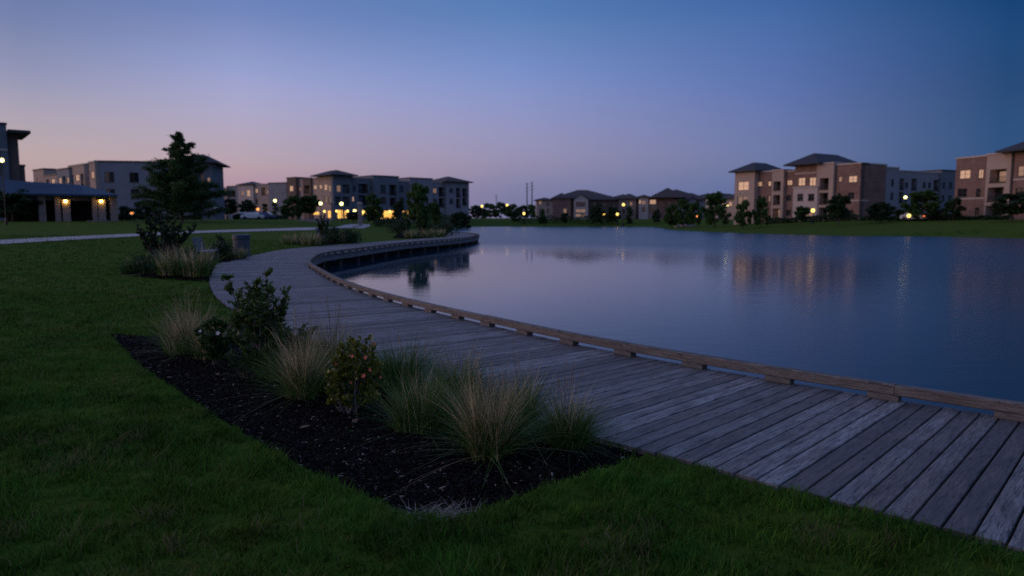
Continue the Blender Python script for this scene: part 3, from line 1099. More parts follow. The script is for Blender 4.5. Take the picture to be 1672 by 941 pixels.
def make_tree(kind, seed, n_leaf, leaf, m_leaf):
    """template of unit height at the origin: Empty > trunk, crown"""
    rs = np.random.default_rng(seed); rr = random.Random(seed)
    t = thing('tree', None, None)
    mb = MB()
    if kind == 'round':
        cl = []
        th = .30
        mb.tube([(0, 0, -.03), (.006, .004, th * .6), (0, 0, th), (.01, 0, .62)], [.022, .018, .016, .006], 6)
        for k in range(46):
            a = rr.uniform(0, 6.283); u = rr.uniform(-1, 1)
            r_ = rr.uniform(.45, 1) * math.sqrt(max(0, 1 - u * u * .8))
            cl.append((.30 * r_ * math.cos(a), .30 * r_ * math.sin(a), .62 + .30 * u, rr.uniform(.045, .085)))
    elif kind == 'broad':
        cl = []
        mb.tube([(0, 0, -.03), (.01, 0, .2), (0, .01, .45), (0, 0, .8)], [.03, .024, .018, .006], 6)
        for k in range(60):
            a = rr.uniform(0, 6.283); z = rr.uniform(.12, .97)
            env = .42 * math.sin(math.pi * min(1, (z * .92 + .08))) ** .6 + .04
            r_ = env * rr.uniform(.35, 1.0)
            cl.append((r_ * math.cos(a), r_ * math.sin(a), z, rr.uniform(.05, .09)))
    elif kind == 'cone':
        cl = []
        mb.tube([(0, 0, -.03), (0, 0, .4), (.004, 0, .97)], [.022, .014, .003], 6)
        for k in range(90):
            z = rr.uniform(.07, .98)
            env = .27 * (1 - z) ** .75 * (1.0 if z > .15 else .85) + .015
            a = rr.uniform(0, 6.283); r_ = env * rr.uniform(.45, 1.05)
            cl.append((r_ * math.cos(a), r_ * math.sin(a), z - .02, .035 + .05 * (1 - z) * rr.uniform(.6, 1)))
    elif kind == 'column':
        cl = []
        mb.tube([(0, 0, -.03), (0, 0, .9)], [.02, .004], 6)
        for k in range(60):
            z = rr.uniform(.04, .98)
            env = .13 * math.sin(math.pi * (z * .85 + .1)) ** .6
            a = rr.uniform(0, 6.283); r_ = env * rr.uniform(.2, 1)
            cl.append((r_ * math.cos(a), r_ * math.sin(a), z, rr.uniform(.03, .055)))
    elif kind == 'bush':
        cl = []
        mb.tube([(0, 0, -.05), (.02, .01, .4)], [.02, .008], 5)
        for k in range(40):
            a = rr.uniform(0, 6.283); z = rr.uniform(.05, .92)
            r_ = .62 * math.sqrt(max(.05, 1 - (z * 1.02) ** 2)) * rr.uniform(.3, 1)
            cl.append((r_ * math.cos(a), r_ * math.sin(a), z, rr.uniform(.08, .15)))
    for (x, y, z, r_) in cl[::3]:
        mb.tube([(0, 0, max(.1, z - .18)), (x * .5, y * .5, z - .07), (x, y, z)], [.007, .005, .002], 4, False)
    mb.build('trunk', M_BARK, t)
    cl = np.array(cl)
    w = cl[:, 3] ** 2; w /= w.sum()
    ci = rs.choice(len(cl), n_leaf, p=w)
    g = rs.normal(size=(n_leaf, 3)); g /= np.linalg.norm(g, axis=1)[:, None]
    g *= (rs.random(n_leaf) ** .5)[:, None]
    C = cl[ci, :3] + g * cl[ci, 3:4] * np.array([1.45, 1.45, 1.15])
    rnd = np.clip(rs.random(len(cl))[ci] * .6 + rs.random(n_leaf) * .5 - .05, 0, 1)
    leaf_obj('crown', C, leaf * (.6 + .8 * rs.random(n_leaf)), m_leaf, t, .2, .7, rnd=rnd)
    return t


TPL = {
    'round': make_tree('round', 1, 7000, .052, M_LEAF_DARK),
    'broad': make_tree('broad', 2, 8000, .052, M_LEAF_TREE),
    'cone': make_tree('cone', 3, 9000, .040, M_LEAF_TREE),
    'column': make_tree('column', 4, 4000, .034, M_LEAF_DARK),
    'bush': make_tree('bush', 5, 3200, .11, M_LEAF_DEEP),
    'deep': make_tree('broad', 6, 8000, .052, M_LEAF_DEEP),
    'deepround': make_tree('round', 9, 8000, .052, M_LEAF_DEEP),
}
_used = set()


def place_tree(tpl, name, label, cat, px, top, base, wpx, Y, group=None, z=None):
    p = atY(px, base, Y)
    g = gh(p[0], p[1])
    H = atY(px, top, Y)[2] - g
    natural = {'round': .66, 'broad': .84, 'cone': .52, 'column': .26, 'bush': 1.3, 'deep': .84, 'deepround': .66}[tpl]
    sx = wpx * Y / F_PX / natural
    t = TPL[tpl]
    o = t if tpl not in _used else copy_tree(t)
    _used.add(tpl)
    o.name = name
    o.location = (p[0], p[1], g)
    o.scale = (sx, sx, H)
    o.rotation_euler = (0, 0, random.uniform(0, 6.28))
    tag(o, label, cat, group)
    return o


# ------------------------------------------------------------------ buildings
class Facade:
    """front line of a building through two picture columns at given depths; local x along it, y into the building"""
    def __init__(s, pxa, Ya, pxb, Yb):
        a, b = atY(pxa, HOR, Ya)[:2], atY(pxb, HOR, Yb)[:2]
        s.a, s.b = a, b
        s.t = (b - a) / np.hypot(*(b - a))
        s.n = np.array([-s.t[1], s.t[0]])
        s.rz = math.atan2(s.t[1], s.t[0])

    def x(s, px, off=0.0):
        d = ray(px, HOR)[:2]
        o = s.a + s.n * off
        # o + t*u = d*k
        A = np.array([[s.t[0], -d[0]], [s.t[1], -d[1]]])
        return float(np.linalg.solve(A, -o)[0])

    def z(s, px, py, off=0.0):
        u = s.x(px, off)
        p = s.a + s.n * off + s.t * u
        return float(atY(px, py, p[1])[2])


def wall_with_openings(mb, x0, x1, z0, z1, y, ops, depth=.18):
    """front wall at local y; ops are (xa, xb, za, zb) holes with reveals of 'depth' inward (+y)"""
    xs = sorted({x0, x1, *[v for o in ops for v in o[:2]]}); zs = sorted({z0, z1, *[v for o in ops for v in o[2:4]]})
    for i in range(len(xs) - 1):
        for j in range(len(zs) - 1):
            cx, cz = (xs[i] + xs[i + 1]) / 2, (zs[j] + zs[j + 1]) / 2
            if any(o[0] < cx < o[1] and o[2] < cz < o[3] for o in ops): continue
            mb.quad((xs[i], y, zs[j]), (xs[i + 1], y, zs[j]), (xs[i + 1], y, zs[j + 1]), (xs[i], y, zs[j + 1]))
    for o in ops:
        a, b, c, d = o[:4]; dp = o[4] if len(o) > 4 else depth
        mb.quad((a, y, c), (a, y + dp, c), (a, y + dp, d), (a, y, d))
        mb.quad((b, y + dp, c), (b, y, c), (b, y, d), (b, y + dp, d))
        mb.quad((a, y, d), (a, y + dp, d), (b, y + dp, d), (b, y, d))
        mb.quad((a, y + dp, c), (a, y, c), (b, y, c), (b, y + dp, c))


def window(root, xa, xb, za, zb, y, glass, mull=1, dp=.16):
    f = MB(); w = .055
    yy0, yy1 = y + dp - .07, y + dp - .015
    f.box(xa, xb, yy0, yy1, za, za + w); f.box(xa, xb, yy0, yy1, zb - w, zb)
    f.box(xa, xa + w, yy0, yy1, za + w, zb - w); f.box(xb - w, xb, yy0, yy1, za + w, zb - w)
    for k in range(1, mull + 1):
        c = xa + (xb - xa) * k / (mull + 1)
        f.box(c - w / 2, c + w / 2, yy0, yy1, za + w, zb - w)
    zc = (za + zb) / 2
    f.box(xa + w, xb - w, yy0 + .012, yy1 - .012, zc - .02, zc + .02)
    f.box(xa - .06, xb + .06, y - .05, y - .003, za - .10, za - .002)
    o = f.build('window', M_FRAME, root)
    g = MB(); g.quad((xa, y + dp - .004, za), (xb, y + dp - .004, za), (xb, y + dp - .004, zb), (xa, y + dp - .004, zb))
    g.build('pane', glass, o)
    return o


def balcony(root, xa, xb, za, zb, y, glass, dp=1.5, rail=True):
    """recessed balcony: back wall with a glazed door, floor lip and bar railing"""
    g = MB()
    g.quad((xa, y + dp, za), (xb, y + dp, za), (xb, y + dp, zb), (xa, y + dp, zb))
    g.box(xa - .03, xb + .03, y - .12, y - .004, za - .16, za - .01)
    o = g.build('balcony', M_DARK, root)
    d = MB(); c = (xa + xb) / 2; w = (xb - xa) * .36
    d.box(c - w, c + w, y + dp - .06, y + dp - .01, za + .03, za + min(2.1, (zb - za) * .85))
    d.build('glass_door', glass, o)
    if rail:
        r = MB(); h = min(1.05, (zb - za) * .42)
        r.box(xa + .01, xb - .01, y + .04, y + .09, za + h - .05, za + h)
        r.box(xa + .01, xb - .01, y + .045, y + .085, za + .08, za + .12)
        n = max(3, int((xb - xa) / .16))
        for k in range(n + 1):
            x = xa + .03 + (xb - xa - .06) * k / n
            r.box(x - .012, x + .012, y + .053, y + .077, za + .12, za + h - .05)
        r.build('railing', M_IRON, o)
    return o


def hip_roof(root, x0, x1, y0, y1, z, h, m, over=.6, ridge=.25):
    x0 -= over; x1 += over; y0 -= over; y1 += over
    mb = MB()
    cx, cy = (x0 + x1) / 2, (y0 + y1) / 2
    W, D = x1 - x0, y1 - y0
    rx = max(0, W - D) / 2 + ridge * .2 if W > D else ridge * .2
    ry = max(0, D - W) / 2 if D > W else 0
    v = [(x0, y0, z), (x1, y0, z), (x1, y1, z), (x0, y1, z), (x0, y0, z + .22), (x1, y0, z + .22), (x1, y1, z + .22), (x0, y1, z + .22),
         (cx - rx, cy - ry, z + h), (cx + rx, cy - ry, z + h), (cx + rx, cy + ry + .01, z + h), (cx - rx, cy + ry + .01, z + h)]
    mb.add(v, [(3, 2, 1, 0), (0, 1, 5, 4), (1, 2, 6, 5), (2, 3, 7, 6), (3, 0, 4, 7), (4, 5, 9, 8), (5, 6, 10, 9), (6, 7, 11, 10), (7, 4, 8, 11), (8, 9, 10, 11)])
    return mb.build('roof', m, root)


def gable_roof(root, x0, x1, y0, y1, z, h, m, over=.4):
    """ridge running into the building, gable to the front"""
    x0 -= over; x1 += over; y0 -= over
    cx = (x0 + x1) / 2
    mb = MB()
    t = .18
    mb.add([(x0, y0, z), (cx, y0, z + h), (x1, y0, z), (x0, y0, z + t), (cx, y0, z + h + t), (x1, y0, z + t),
            (x0, y1, z), (cx, y1, z + h), (x1, y1, z), (x0, y1, z + t), (cx, y1, z + h + t), (x1, y1, z + t)],
           [(0, 1, 4, 3), (1, 2, 5, 4), (3, 4, 10, 9), (4, 5, 11, 10), (0, 6, 7, 1), (1, 7, 8, 2), (0, 3, 9, 6), (2, 8, 11, 5), (6, 9, 10, 7), (7, 10, 11, 8)])
    return mb.build('roof', m, root)


def section(root, F, px0, px1, top, m, ops=(), off=0.0, depth=11.0, roof=None, roof_m=None, cornice=M_TRIM, zb=None, zbase=-3.0, band=None, peak=None, over=.6, win_h=1.45, wdepth=None):
    """one bay of a building given by picture columns; ops: (kind, pxa, pxb, pya, pyb[, glass])"""
    x0, x1 = F.x(px0, off), F.x(px1, off)
    pm = (px0 + px1) / 2
    z1 = F.z(pm, top, off)
    z0 = (F.z(pm, zb, off) if zb is not None else None)
    z0 = zbase if z0 is None else z0
    holes, jobs = [], []
    for o in ops:
        k, pa, pb, ya, yb = o[:5]
        gl = o[5] if len(o) > 5 else M_GLASS
        xa, xb = F.x(pa, off), F.x(pb, off)
        xa = max(xa, x0 + .08); xb = min(xb, x1 - .08)
        zc = (pa + pb) / 2
        zt, zl = F.z(zc, ya, off), F.z(zc, yb, off)
        if xb - xa < .25 or zt > z1 - .05: continue
        dp = 1.5 if k == 'b' else .16
        holes.append((xa, xb, zl, zt, dp)); jobs.append((k, xa, xb, zl, zt, gl, dp))
    mb = MB()
    wall_with_openings(mb, x0, x1, z0, z1, off, holes)
    wd = depth if wdepth is None else wdepth
    mb.quad((x0, off + wd, z0), (x0, off, z0), (x0, off, z1), (x0, off + wd, z1))
    mb.quad((x1, off, z0), (x1, off + wd, z0), (x1, off + wd, z1), (x1, off, z1))
    mb.quad((x1, off + wd, z0), (x0, off + wd, z0), (x0, off + wd, z1), (x1, off + wd, z1))
    mb.quad((x0, off, z1), (x1, off, z1), (x1, off + wd, z1), (x0, off + wd, z1))
    mb.build('wall', m, root)
    for k, xa, xb, zl, zt, gl, dp in jobs:
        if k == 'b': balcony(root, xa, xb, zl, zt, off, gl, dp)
        else: window(root, xa, xb, zl, zt, off, gl, 1 if xb - xa > .8 else 0, dp)
    if roof == 'hip':
        pz = F.z(pm, peak, off + depth / 2)
        hip_roof(root, x0, x1, off, off + depth, z1 + .004, pz - z1, roof_m or M_ROOF, over)
    elif roof == 'gable':
        pz = F.z(pm, peak, off)
        w2 = MB()
        w2.add([(x0, off + .003, z1 + .003), (x1, off + .003, z1 + .003), ((x0 + x1) / 2, off + .003, pz)], [(0, 1, 2)])
        w2.build('gable_wall', m, root)
        gable_roof(root, x0, x1, off, off + depth, z1 + .004, pz - z1, roof_m or M_SHINGLE, .35)
    elif cornice:
        c = MB()
        c.box(x0 - .10, x1 + .10, off - .14, off + depth * .98, z1 + .003, z1 + .26)
        c.build('cornice', cornice, root)
    if band:
        bz = F.z(pm, band, off)
        b = MB(); b.box(x0 + .02, x1 - .02, off - .06, off - .003, bz - .12, bz + .12); b.build('string_course', M_TRIM, root)
    return x0, x1, z1


def bld(label, F, zref=0.0, cat='apartment building', name='apartment_building'):
    return thing(name, label, cat, (F.a[0], F.a[1], 0), F.rz)


L_, LD, GL = M_LITSKY, M_LITSKYDIM, M_GLASS

# ---- right: brick and tan blocks facing the pond
F = Facade(1198, 155, 1402, 130)
B = bld('brick and tan apartment block with two dark hipped roofs across the pond, right of centre', F)
section(B, F, 1198, 1230, 281, M_TAN, [('w', 1203.5, 1220.5, 297, 311, L_), ('w', 1203, 1220, 321, 333), ('w', 1203, 1220, 342, 354)], off=-1.2, roof='hip', peak=268, depth=9, band=314, over=1.0)
section(B, F, 1230.2, 1258, 281.5, M_BRICK, [('w', 1234.5, 1242, 297, 304.5, L_), ('w', 1252, 1256.8, 296.5, 304, L_), ('w', 1234.5, 1242, 320, 329), ('w', 1252, 1256.8, 320, 329), ('w', 1234.5, 1242, 343, 352)])
section(B, F, 1258.2, 1277, 279, M_TAN, [('b', 1261, 1272.5, 296.5, 310.5), ('b', 1261, 1272.5, 318.5, 333.5), ('b', 1261, 1272.5, 340.5, 355, LD)], off=-.7)
section(B, F, 1277.2, 1295, 281, M_BRICK, [('w', 1283, 1291, 294.5, 302.5, L_), ('w', 1283, 1290.5, 318.5, 328), ('w', 1283, 1290.5, 343, 352)])
section(B, F, 1295.2, 1330, 270, M_BRICK, [('w', 1301, 1312, 290.5, 303.5, L_), ('w', 1319, 1329.4, 290, 303.5, L_), ], off=-.6, roof='hip', peak=254.5, depth=12, over=1.6, band=283)
section(B, F, 1293.5, 1333, 307, M_PALE, [('w', 1300.5, 1310, 316.5, 328), ('w', 1318, 1328, 316.5, 328), ('w', 1313, 1327, 341, 356, M_LITSKYDIM)], off=-1.1, depth=.48, cornice=M_PALE)
section(B, F, 1330.2, 1358, 268, M_TAN, [('b', 1336, 1350.5, 291, 309), ('b', 1336, 1350.5, 315, 333), ('b', 1336, 1350.5, 339, 357)], off=-.9)
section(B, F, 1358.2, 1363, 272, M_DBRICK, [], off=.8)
section(B, F, 1363.2, 1402, 269, M_BRICK, [('w', 1366, 1371.5, 289, 297, LD), ('w', 1382.5, 1396, 287.5, 298, L_), ('w', 1383, 1393, 314.5, 325), ('w', 1366, 1371.5, 315, 325), ('w', 1383, 1393, 343, 354)], off=-.4, band=328, depth=8)
F2 = Facade(1403, 129.6, 1444, 134.2)
B2 = thing('side_wing', None, None, (F2.a[0], F2.a[1], 0), F2.rz)
B2.parent = None
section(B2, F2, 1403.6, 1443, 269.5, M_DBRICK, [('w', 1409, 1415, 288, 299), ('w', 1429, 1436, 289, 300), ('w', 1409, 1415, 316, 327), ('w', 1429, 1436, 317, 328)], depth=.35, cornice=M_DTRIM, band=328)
tag(B2, 'shaded dark brick end wing at the corner of the brick and tan block', 'building wing')
F3 = Facade(1441, 160, 1556, 172)
B3 = bld('long grey apartment wing with stacked dark balconies, set back between two brick blocks', F3)
section(B3, F3, 1441, 1464, 274.5, M_GREY, [('w', 1452, 1456.5, 293, 304), ('w', 1452, 1456.5, 315, 326), ('w', 1452, 1456.5, 337, 347)], off=-1.2)
section(B3, F3, 1464.2, 1500, 280.5, M_GREY, [('b', 1466, 1473, 292, 309), ('w', 1474.5, 1480, 298, 307), ('b', 1485, 1494, 292, 310), ('b', 1466, 1473, 314, 331), ('b', 1485, 1494, 315, 332), ('w', 1474.5, 1480, 320, 329)])
section(B3, F3, 1500.2, 1533, 283, M_GREY, [('w', 1503, 1509, 298, 307), ('w', 1512, 1517, 298, 307), ('b', 1521, 1530, 294, 311), ('w', 1503, 1509, 320, 329), ('b', 1521, 1530, 316, 332)], cornice=M_TRIM)
section(B3, F3, 1533.2, 1562, 279.5, M_BLUEG, [('w', 1535.5, 1540, 298, 308), ('w', 1546, 1551.5, 298, 308), ('w', 1535.5, 1540, 319, 329), ('w', 1546, 1551.5, 319, 329)], off=-.6, cornice=M_DTRIM)
F = Facade(1556, 118, 1700, 103)
B = bld('brick apartment block with tan balcony bay at the far right edge above the pond', F)
section(B, F, 1556, 1605, 258, M_BRICK, [('w', 1562, 1579.5, 278, 292, L_), ('w', 1592.5, 1600.5, 277, 291.5, L_), ('w', 1561, 1576, 308, 322), ('w', 1591, 1598.5, 308, 322), ('w', 1591, 1598.5, 339, 352)], band=324.5, depth=11)
section(B, F, 1605.2, 1645, 252, M_TAN, [('b', 1611.5, 1638, 276.5, 297, LD), ('b', 1609.5, 1636, 306, 328), ('b', 1608, 1634, 336, 361)], off=-.9, depth=12)
section(B, F, 1645.2, 1650, 250, M_DBRICK, [], off=.9, depth=8)
section(B, F, 1650.2, 1706, 246, M_BRICK, [('w', 1656, 1676, 271, 287.5, LD), ('w', 1656, 1664, 247.8, 254, LD), ('w', 1655, 1670, 307, 320)], off=-.7, roof='hip', peak=226, depth=14, over=1.8, band=292)

# ---- middle left: grey blocks with the lit ground floor
F = Facade(545, 185, 768, 216)
B = bld('long blue grey apartment block with square hipped corner tower above the lit shopfronts', F)
LG = M_LITGOLD
section(B, F, 545, 575.5, 287, M_BLUEG, [('w', 551.5, 557.5, 303, 313.5, LD), ('b', 560.5, 572, 301.5, 314), ('b', 548, 557, 321, 333.5), ('b', 560, 571.5, 321.5, 334.5), ('w', 551.5, 560.5, 343, 357, LG), ('w', 563, 567.5, 344, 356, LG)], off=-1.4, roof='hip', peak=279, depth=9, over=1.3, wdepth=1.2)
section(B, F, 575.7, 611, 292, M_BLUEG, [('b', 586, 602, 300.5, 314.5), ('w', 577, 582.5, 304, 312), ('w', 575.9, 579, 321.5, 329, L_), ('b', 586, 602, 319, 334), ('w', 606, 610.3, 303, 312), ('w', 588.5, 599, 343, 352, LG), ('w', 577, 583, 342, 351, LG)])
section(B, F, 611.2, 652, 288.5, M_BLUEG, [('b', 636, 648.5, 302, 318), ('b', 637, 648, 323, 336), ('w', 622, 631, 302, 316), ('w', 622, 631, 322, 333), ('w', 620.5, 646, 344.2, 357.6, LG), ('w', 614, 618, 352, 358, LG)], off=-1.2, cornice=M_DTRIM)
section(B, F, 652.2, 670, 297, M_BLUEG, [('w', 653, 660, 304, 314), ('w', 653, 660, 323, 332), ('w', 658, 667, 344.5, 349.5, LG), ('w', 659, 665.5, 351, 358, LG)])
section(B, F, 670.2, 707, 292, M_GREY, [('b', 674, 683, 303, 317), ('w', 695.5, 700, 308, 314.5, L_), ('w', 695.5, 700, 325, 333)], off=-1.0, cornice=M_DTRIM)
section(B, F, 707.2, 729, 298.5, M_GREY, [('w', 708, 713.3, 308, 315.5, LD), ('b', 716.5, 728, 306, 320), ('b', 716.5, 728, 323.5, 338), ('w', 708, 713.3, 325, 333)])
section(B, F, 729.2, 766, 298, M_GREY, [('w', 734, 740, 308, 315), ('w', 734, 740, 325, 333), ('b', 745, 752, 307, 322), ('b', 745, 752, 325, 339), ('b', 755.3, 763, 308, 321), ('b', 755.3, 763, 323.5, 335)], off=-.8, roof='hip', peak=289.5, roof_m=M_SHINGLE, over=1.0, depth=10)
F4 = Facade(470, 201, 544.7, 185.6)
B4 = bld('tan apartment wing with warm upper windows left of the square corner tower', F4)
section(B4, F4, 470, 484.5, 291, M_DBROWN, [('w', 474.2, 479.8, 303.8, 312.5, L_), ('w', 474, 480, 324, 332)], off=-1.0, cornice=M_DTRIM)
section(B4, F4, 484.7, 496, 295, M_TAN, [('w', 487.5, 492, 306, 312, LD), ('w', 487.5, 492, 324, 332)])
section(B4, F4, 496.2, 509, 292.5, M_DBROWN, [('b', 498, 507, 303, 315, LD), ('b', 498, 507, 320, 333)], off=-.5, cornice=M_DTRIM)
section(B4, F4, 509.2, 527.5, 291.5, M_TAN, [('w', 513, 518, 303, 309.3, L_), ('w', 522.5, 526.7, 302.2, 308.3, L_), ('w', 513, 518, 323, 332), ('w', 511, 521, 346, 351, LG)])
section(B4, F4, 527.7, 544.8, 287.4, M_TAN, [('w', 530.5, 535, 301.5, 311, L_), ('w', 537, 541.5, 303, 313, LD), ('w', 530, 534, 320, 331), ('w', 537.5, 541.5, 321, 333), ('w', 528.5, 532, 343.5, 348, LG), ('w', 535, 540, 344, 356, LG)], off=-.3, depth=7, cornice=None)
F5 = Facade(352, 226, 469, 214)
B5 = bld('pale distant apartment block with flat roof left of the brown tower wing', F5)
section(B5, F5, 352, 372, 308, M_TAN, [('w', 357, 361, 313, 319, LD), ('w', 365, 369, 313, 319)])
section(B5, F5, 372.2, 390, 305, M_GREY, [('b', 375, 386, 311, 321), ('b', 375, 386, 325, 335)], off=.6, cornice=M_DTRIM)
section(B5, F5, 390.2, 415, 302.5, M_PALE, [('w', 404.5, 409.5, 310.5, 321, L_), ('w', 395, 399, 312, 320, LD), ('w', 404.5, 409.5, 327, 336)], roof='hip', peak=297, off=-.6, depth=6, over=.5)
section(B5, F5, 415.2, 440, 301.5, M_TAN, [('w', 418.5, 422.5, 308.5, 315.5, L_), ('b', 428, 435, 306.5, 318, LD), ('w', 436.5, 439.5, 311, 317, LD), ('w', 418.5, 422.5, 325, 333)])
section(B5, F5, 440.2, 469, 299.5, M_GREY, [], off=-2.0, depth=13, cornice=M_DTRIM)

# ---- left: pale block behind the pavilion
F6 = Facade(160, 132, 352, 136)
B6 = bld('flat roofed pale grey apartment block behind the blue roofed pavilion, left of the tall tree', F6)
section(B6, F6, 160, 312, 265.5, M_GREY, [('w', 175, 190, 281, 297.5), ('w', 215, 230, 282, 298), ('w', 176, 190, 309, 324), ('w', 216, 230, 309, 325), ('w', 250, 263, 283, 299), ('w', 285, 298, 283, 299)], depth=12, cornice=M_DTRIM)
section(B6, F6, 312.2, 350, 267, M_BLUEG, [('w', 341, 346, 290, 297, LD), ('w', 330, 337, 284, 298), ('w', 330, 337, 311, 325)], off=-1.5, roof='hip', peak=254, over=1.2, depth=10)
F7 = Facade(58, 158, 159.6, 132.5)
B7 = bld('receding balcony front of the pale block with a row of warm wall lights', F7)
section(B7, F7, 59, 76, 278, M_TAN, [('w', 64, 67, 290, 298, LD), ('w', 70.5, 74, 296, 304, LD)], cornice=M_DTRIM)
section(B7, F7, 76.2, 97, 287, M_TAN, [('b', 79, 84, 293, 303), ('w', 87.5, 93, 292.5, 302.5, L_)], cornice=M_DTRIM)
section(B7, F7, 97.2, 117, 277, M_GREY, [('w', 99.5, 104, 290.5, 300, L_), ('b', 106, 111, 288, 303), ('w', 112.8, 116.6, 289.5, 298.5, L_)], off=-.5, cornice=M_DTRIM)
section(B7, F7, 117.2, 142, 271, M_TAN, [('b', 119, 124, 286, 304), ('w', 127, 133, 285.5, 295.5, L_), ('b', 135.5, 140.5, 284, 304)], cornice=M_TRIM)
section(B7, F7, 142.2, 150, 269, M_BLUEG, [('b', 143.5, 149, 281, 304)], off=.8, cornice=M_DTRIM)
section(B7, F7, 150.2, 159.7, 265.8, M_TAN, [('w', 152.5, 157.5, 280.5, 291.5, L_), ('w', 153, 157, 309, 320, LD)], off=-.3, depth=7, cornice=M_TRIM)
F8 = Facade(-60, 94.5, 21, 98)
B8 = bld('tall dark blue grey building at the left edge with overhanging flat eave', F8)
section(B8, F8, -60, 20.5, 201, M_BLUEG, [('w', 1, 8.5, 247, 285), ('w', -14, -4, 247, 285), ('w', 2, 8, 215, 236), ('w', -14, -6, 215, 236)], depth=9, cornice=M_DTRIM, band=243)
_x0, _x1 = F8.x(20.7), F8.x(39)
section(B8, F8, 20.7, 38, 219, M_DBROWN, [], off=.6, depth=8, cornice=None)
section(B8, F8, 38.2, 46, 272, M_DBRICK, [('w', 40, 44.5, 284, 297)], off=.9, depth=6, cornice=M_DTRIM)
_e = MB(); _zt = F8.z(30, 219)
_e.box(F8.x(21), F8.x(57), -1.6, 9, _zt + .05, _zt + .45)
_e.build('roof_eave', M_ROOF, B8)

# ---- pavilion
FP = Facade(8, 82.5, 194, 89)
PV = thing('pavilion', 'low stone pavilion with blue metal roof and two amber wall lights behind the lawn', 'pavilion', (FP.a[0], FP.a[1], 0), FP.rz)
_zf = FP.z(120, 362.5)
_ze = FP.z(120, 320.5)
_xl, _xr = FP.x(8), FP.x(193)
mb = MB()
_zr = FP.z(100, 303, 4.0)
xa, xb = _xl, _xr
mb.add([(xa, -.9, _ze), (xb, -.9, _ze), (xb, 8.5, _ze), (xa, 8.5, _ze), (xa, -.9, _ze + .22), (xb, -.9, _ze + .22), (xb, 8.5, _ze + .22), (xa, 8.5, _ze + .22),
        (xa, 3.8, _zr + .5), (xb - 3.4, 3.8, _zr + .1)],
       [(3, 2, 1, 0), (0, 1, 5, 4), (1, 2, 6, 5), (2, 3, 7, 6), (3, 0, 4, 7), (4, 5, 9, 8), (5, 6, 9), (6, 7, 8, 9), (7, 4, 8)])
rf = mb.build('roof', M_METALROOF, PV)
mb = MB()
n = 30
for k in range(n):
    x = xa + .2 + (xb - 4.0 - xa) * k / (n - 1)
    mb.tube([(x, -.9, _ze + .235), (x, 3.75, _zr + .5 - .4 * (x - xa) / (xb - xa) + .01)], .03, 4)
mb.build('roof_seam', M_METALROOF, rf)
for p0, p1 in ((64, 76), (91, 100), (103, 116), (152, 160), (161.5, 173.5), (181, 193)):
    mb = MB(); mb.box(FP.x(p0), FP.x(p1), 0, .9, _zf - .4, _ze - .004); mb.build('stone_pier', M_STONE, PV)
mb = MB(); mb.box(_xl, _xr - .1, 4.6, 4.9, _zf - .4, _ze - .004); mb.build('back_wall', M_DARK, PV)
mb = MB(); mb.box(_xl, _xr - .2, .1, .8, _ze - .55, _ze - .01); mb.build('beam', M_DTRIM, PV)
for pc in (108.5, 166.5):
    x = FP.x(pc); zl = FP.z(pc, 328.5)
    mb = MB(); mb.box(x - .28, x + .28, -.32, -.004, zl + .12, zl + .24); s_ = mb.build('wall_light', M_IRON, PV)
    mb = MB(); mb.lathe([(.10, zl - .16), (.16, zl - .08), (.16, zl + .06), (.10, zl + .115)], 10, Matrix.Translation((x, -.18, 0))); mb.build('lamp_glass', M_SCONCE, s_)
mb = MB(); mb.box(FP.x(140), FP.x(176), -2.2, -1.7, _zf - .2, _zf + .16)
o = mb.build('low_wall', M_STONE); o.location = (FP.a[0], FP.a[1], 0); o.rotation_euler = (0, 0, FP.rz)
tag(o, 'low pale stone seat wall in front of the pavilion', 'seat wall')

# ---- houses and condo blocks across the water
def condo(label, F, secs):
    B_ = thing('condo_building', label, 'residential building', (F.a[0], F.a[1], 0), F.rz)
    for s_ in secs:
        section(B_, F, *s_[0], **s_[1])
    return B_


F = Facade(874, 226, 1008, 226)
condo('brick condo block with long brown hipped roof and arched pale gable across the water', F, [
    (((876, 903, 327.5, M_TAN)), dict(ops=[('w', 880, 884, 328.5, 334, LD), ('w', 880, 885, 341, 348), ('w', 892, 897, 330, 336), ('w', 892, 897, 341, 348)], roof='hip', peak=323, roof_m=M_SHINGLE, depth=9)),
    (((903.2, 932, 324.5, M_BRICK)), dict(ops=[('w', 908, 913, 329, 335), ('w', 920, 925, 329, 335), ('w', 908, 913, 341, 348), ('w', 920, 925, 341, 348, LD)], off=-.8, roof='hip', peak=316, roof_m=M_SHINGLE, depth=14)),
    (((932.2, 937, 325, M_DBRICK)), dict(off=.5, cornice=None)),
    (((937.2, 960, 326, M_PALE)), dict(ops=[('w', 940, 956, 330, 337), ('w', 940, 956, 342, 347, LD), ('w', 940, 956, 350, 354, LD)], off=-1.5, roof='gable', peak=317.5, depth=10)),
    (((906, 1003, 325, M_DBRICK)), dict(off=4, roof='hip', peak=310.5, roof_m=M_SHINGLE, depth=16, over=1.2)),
    (((960.2, 1003, 327, M_DBRICK)), dict(ops=[('w', 968, 973, 331, 337), ('w', 985, 990, 331, 337), ('w', 979, 983, 341, 348)], off=.6, roof='hip', peak=316.5, roof_m=M_SHINGLE, depth=12, over=.8)),
])
F = Facade(1008, 242, 1040, 240)
condo('small tan condo with low hipped roof between the two large condo blocks', F, [
    (((1010, 1038, 325.5, M_TAN)), dict(ops=[('w', 1016, 1020, 330, 336), ('w', 1028, 1032, 330, 336, LD), ('w', 1016, 1020, 342, 348), ('w', 1028, 1032, 342, 348)], roof='hip', peak=317, roof_m=M_SHINGLE, depth=12, over=1.0)),
])
F = Facade(1040, 236, 1152, 231)
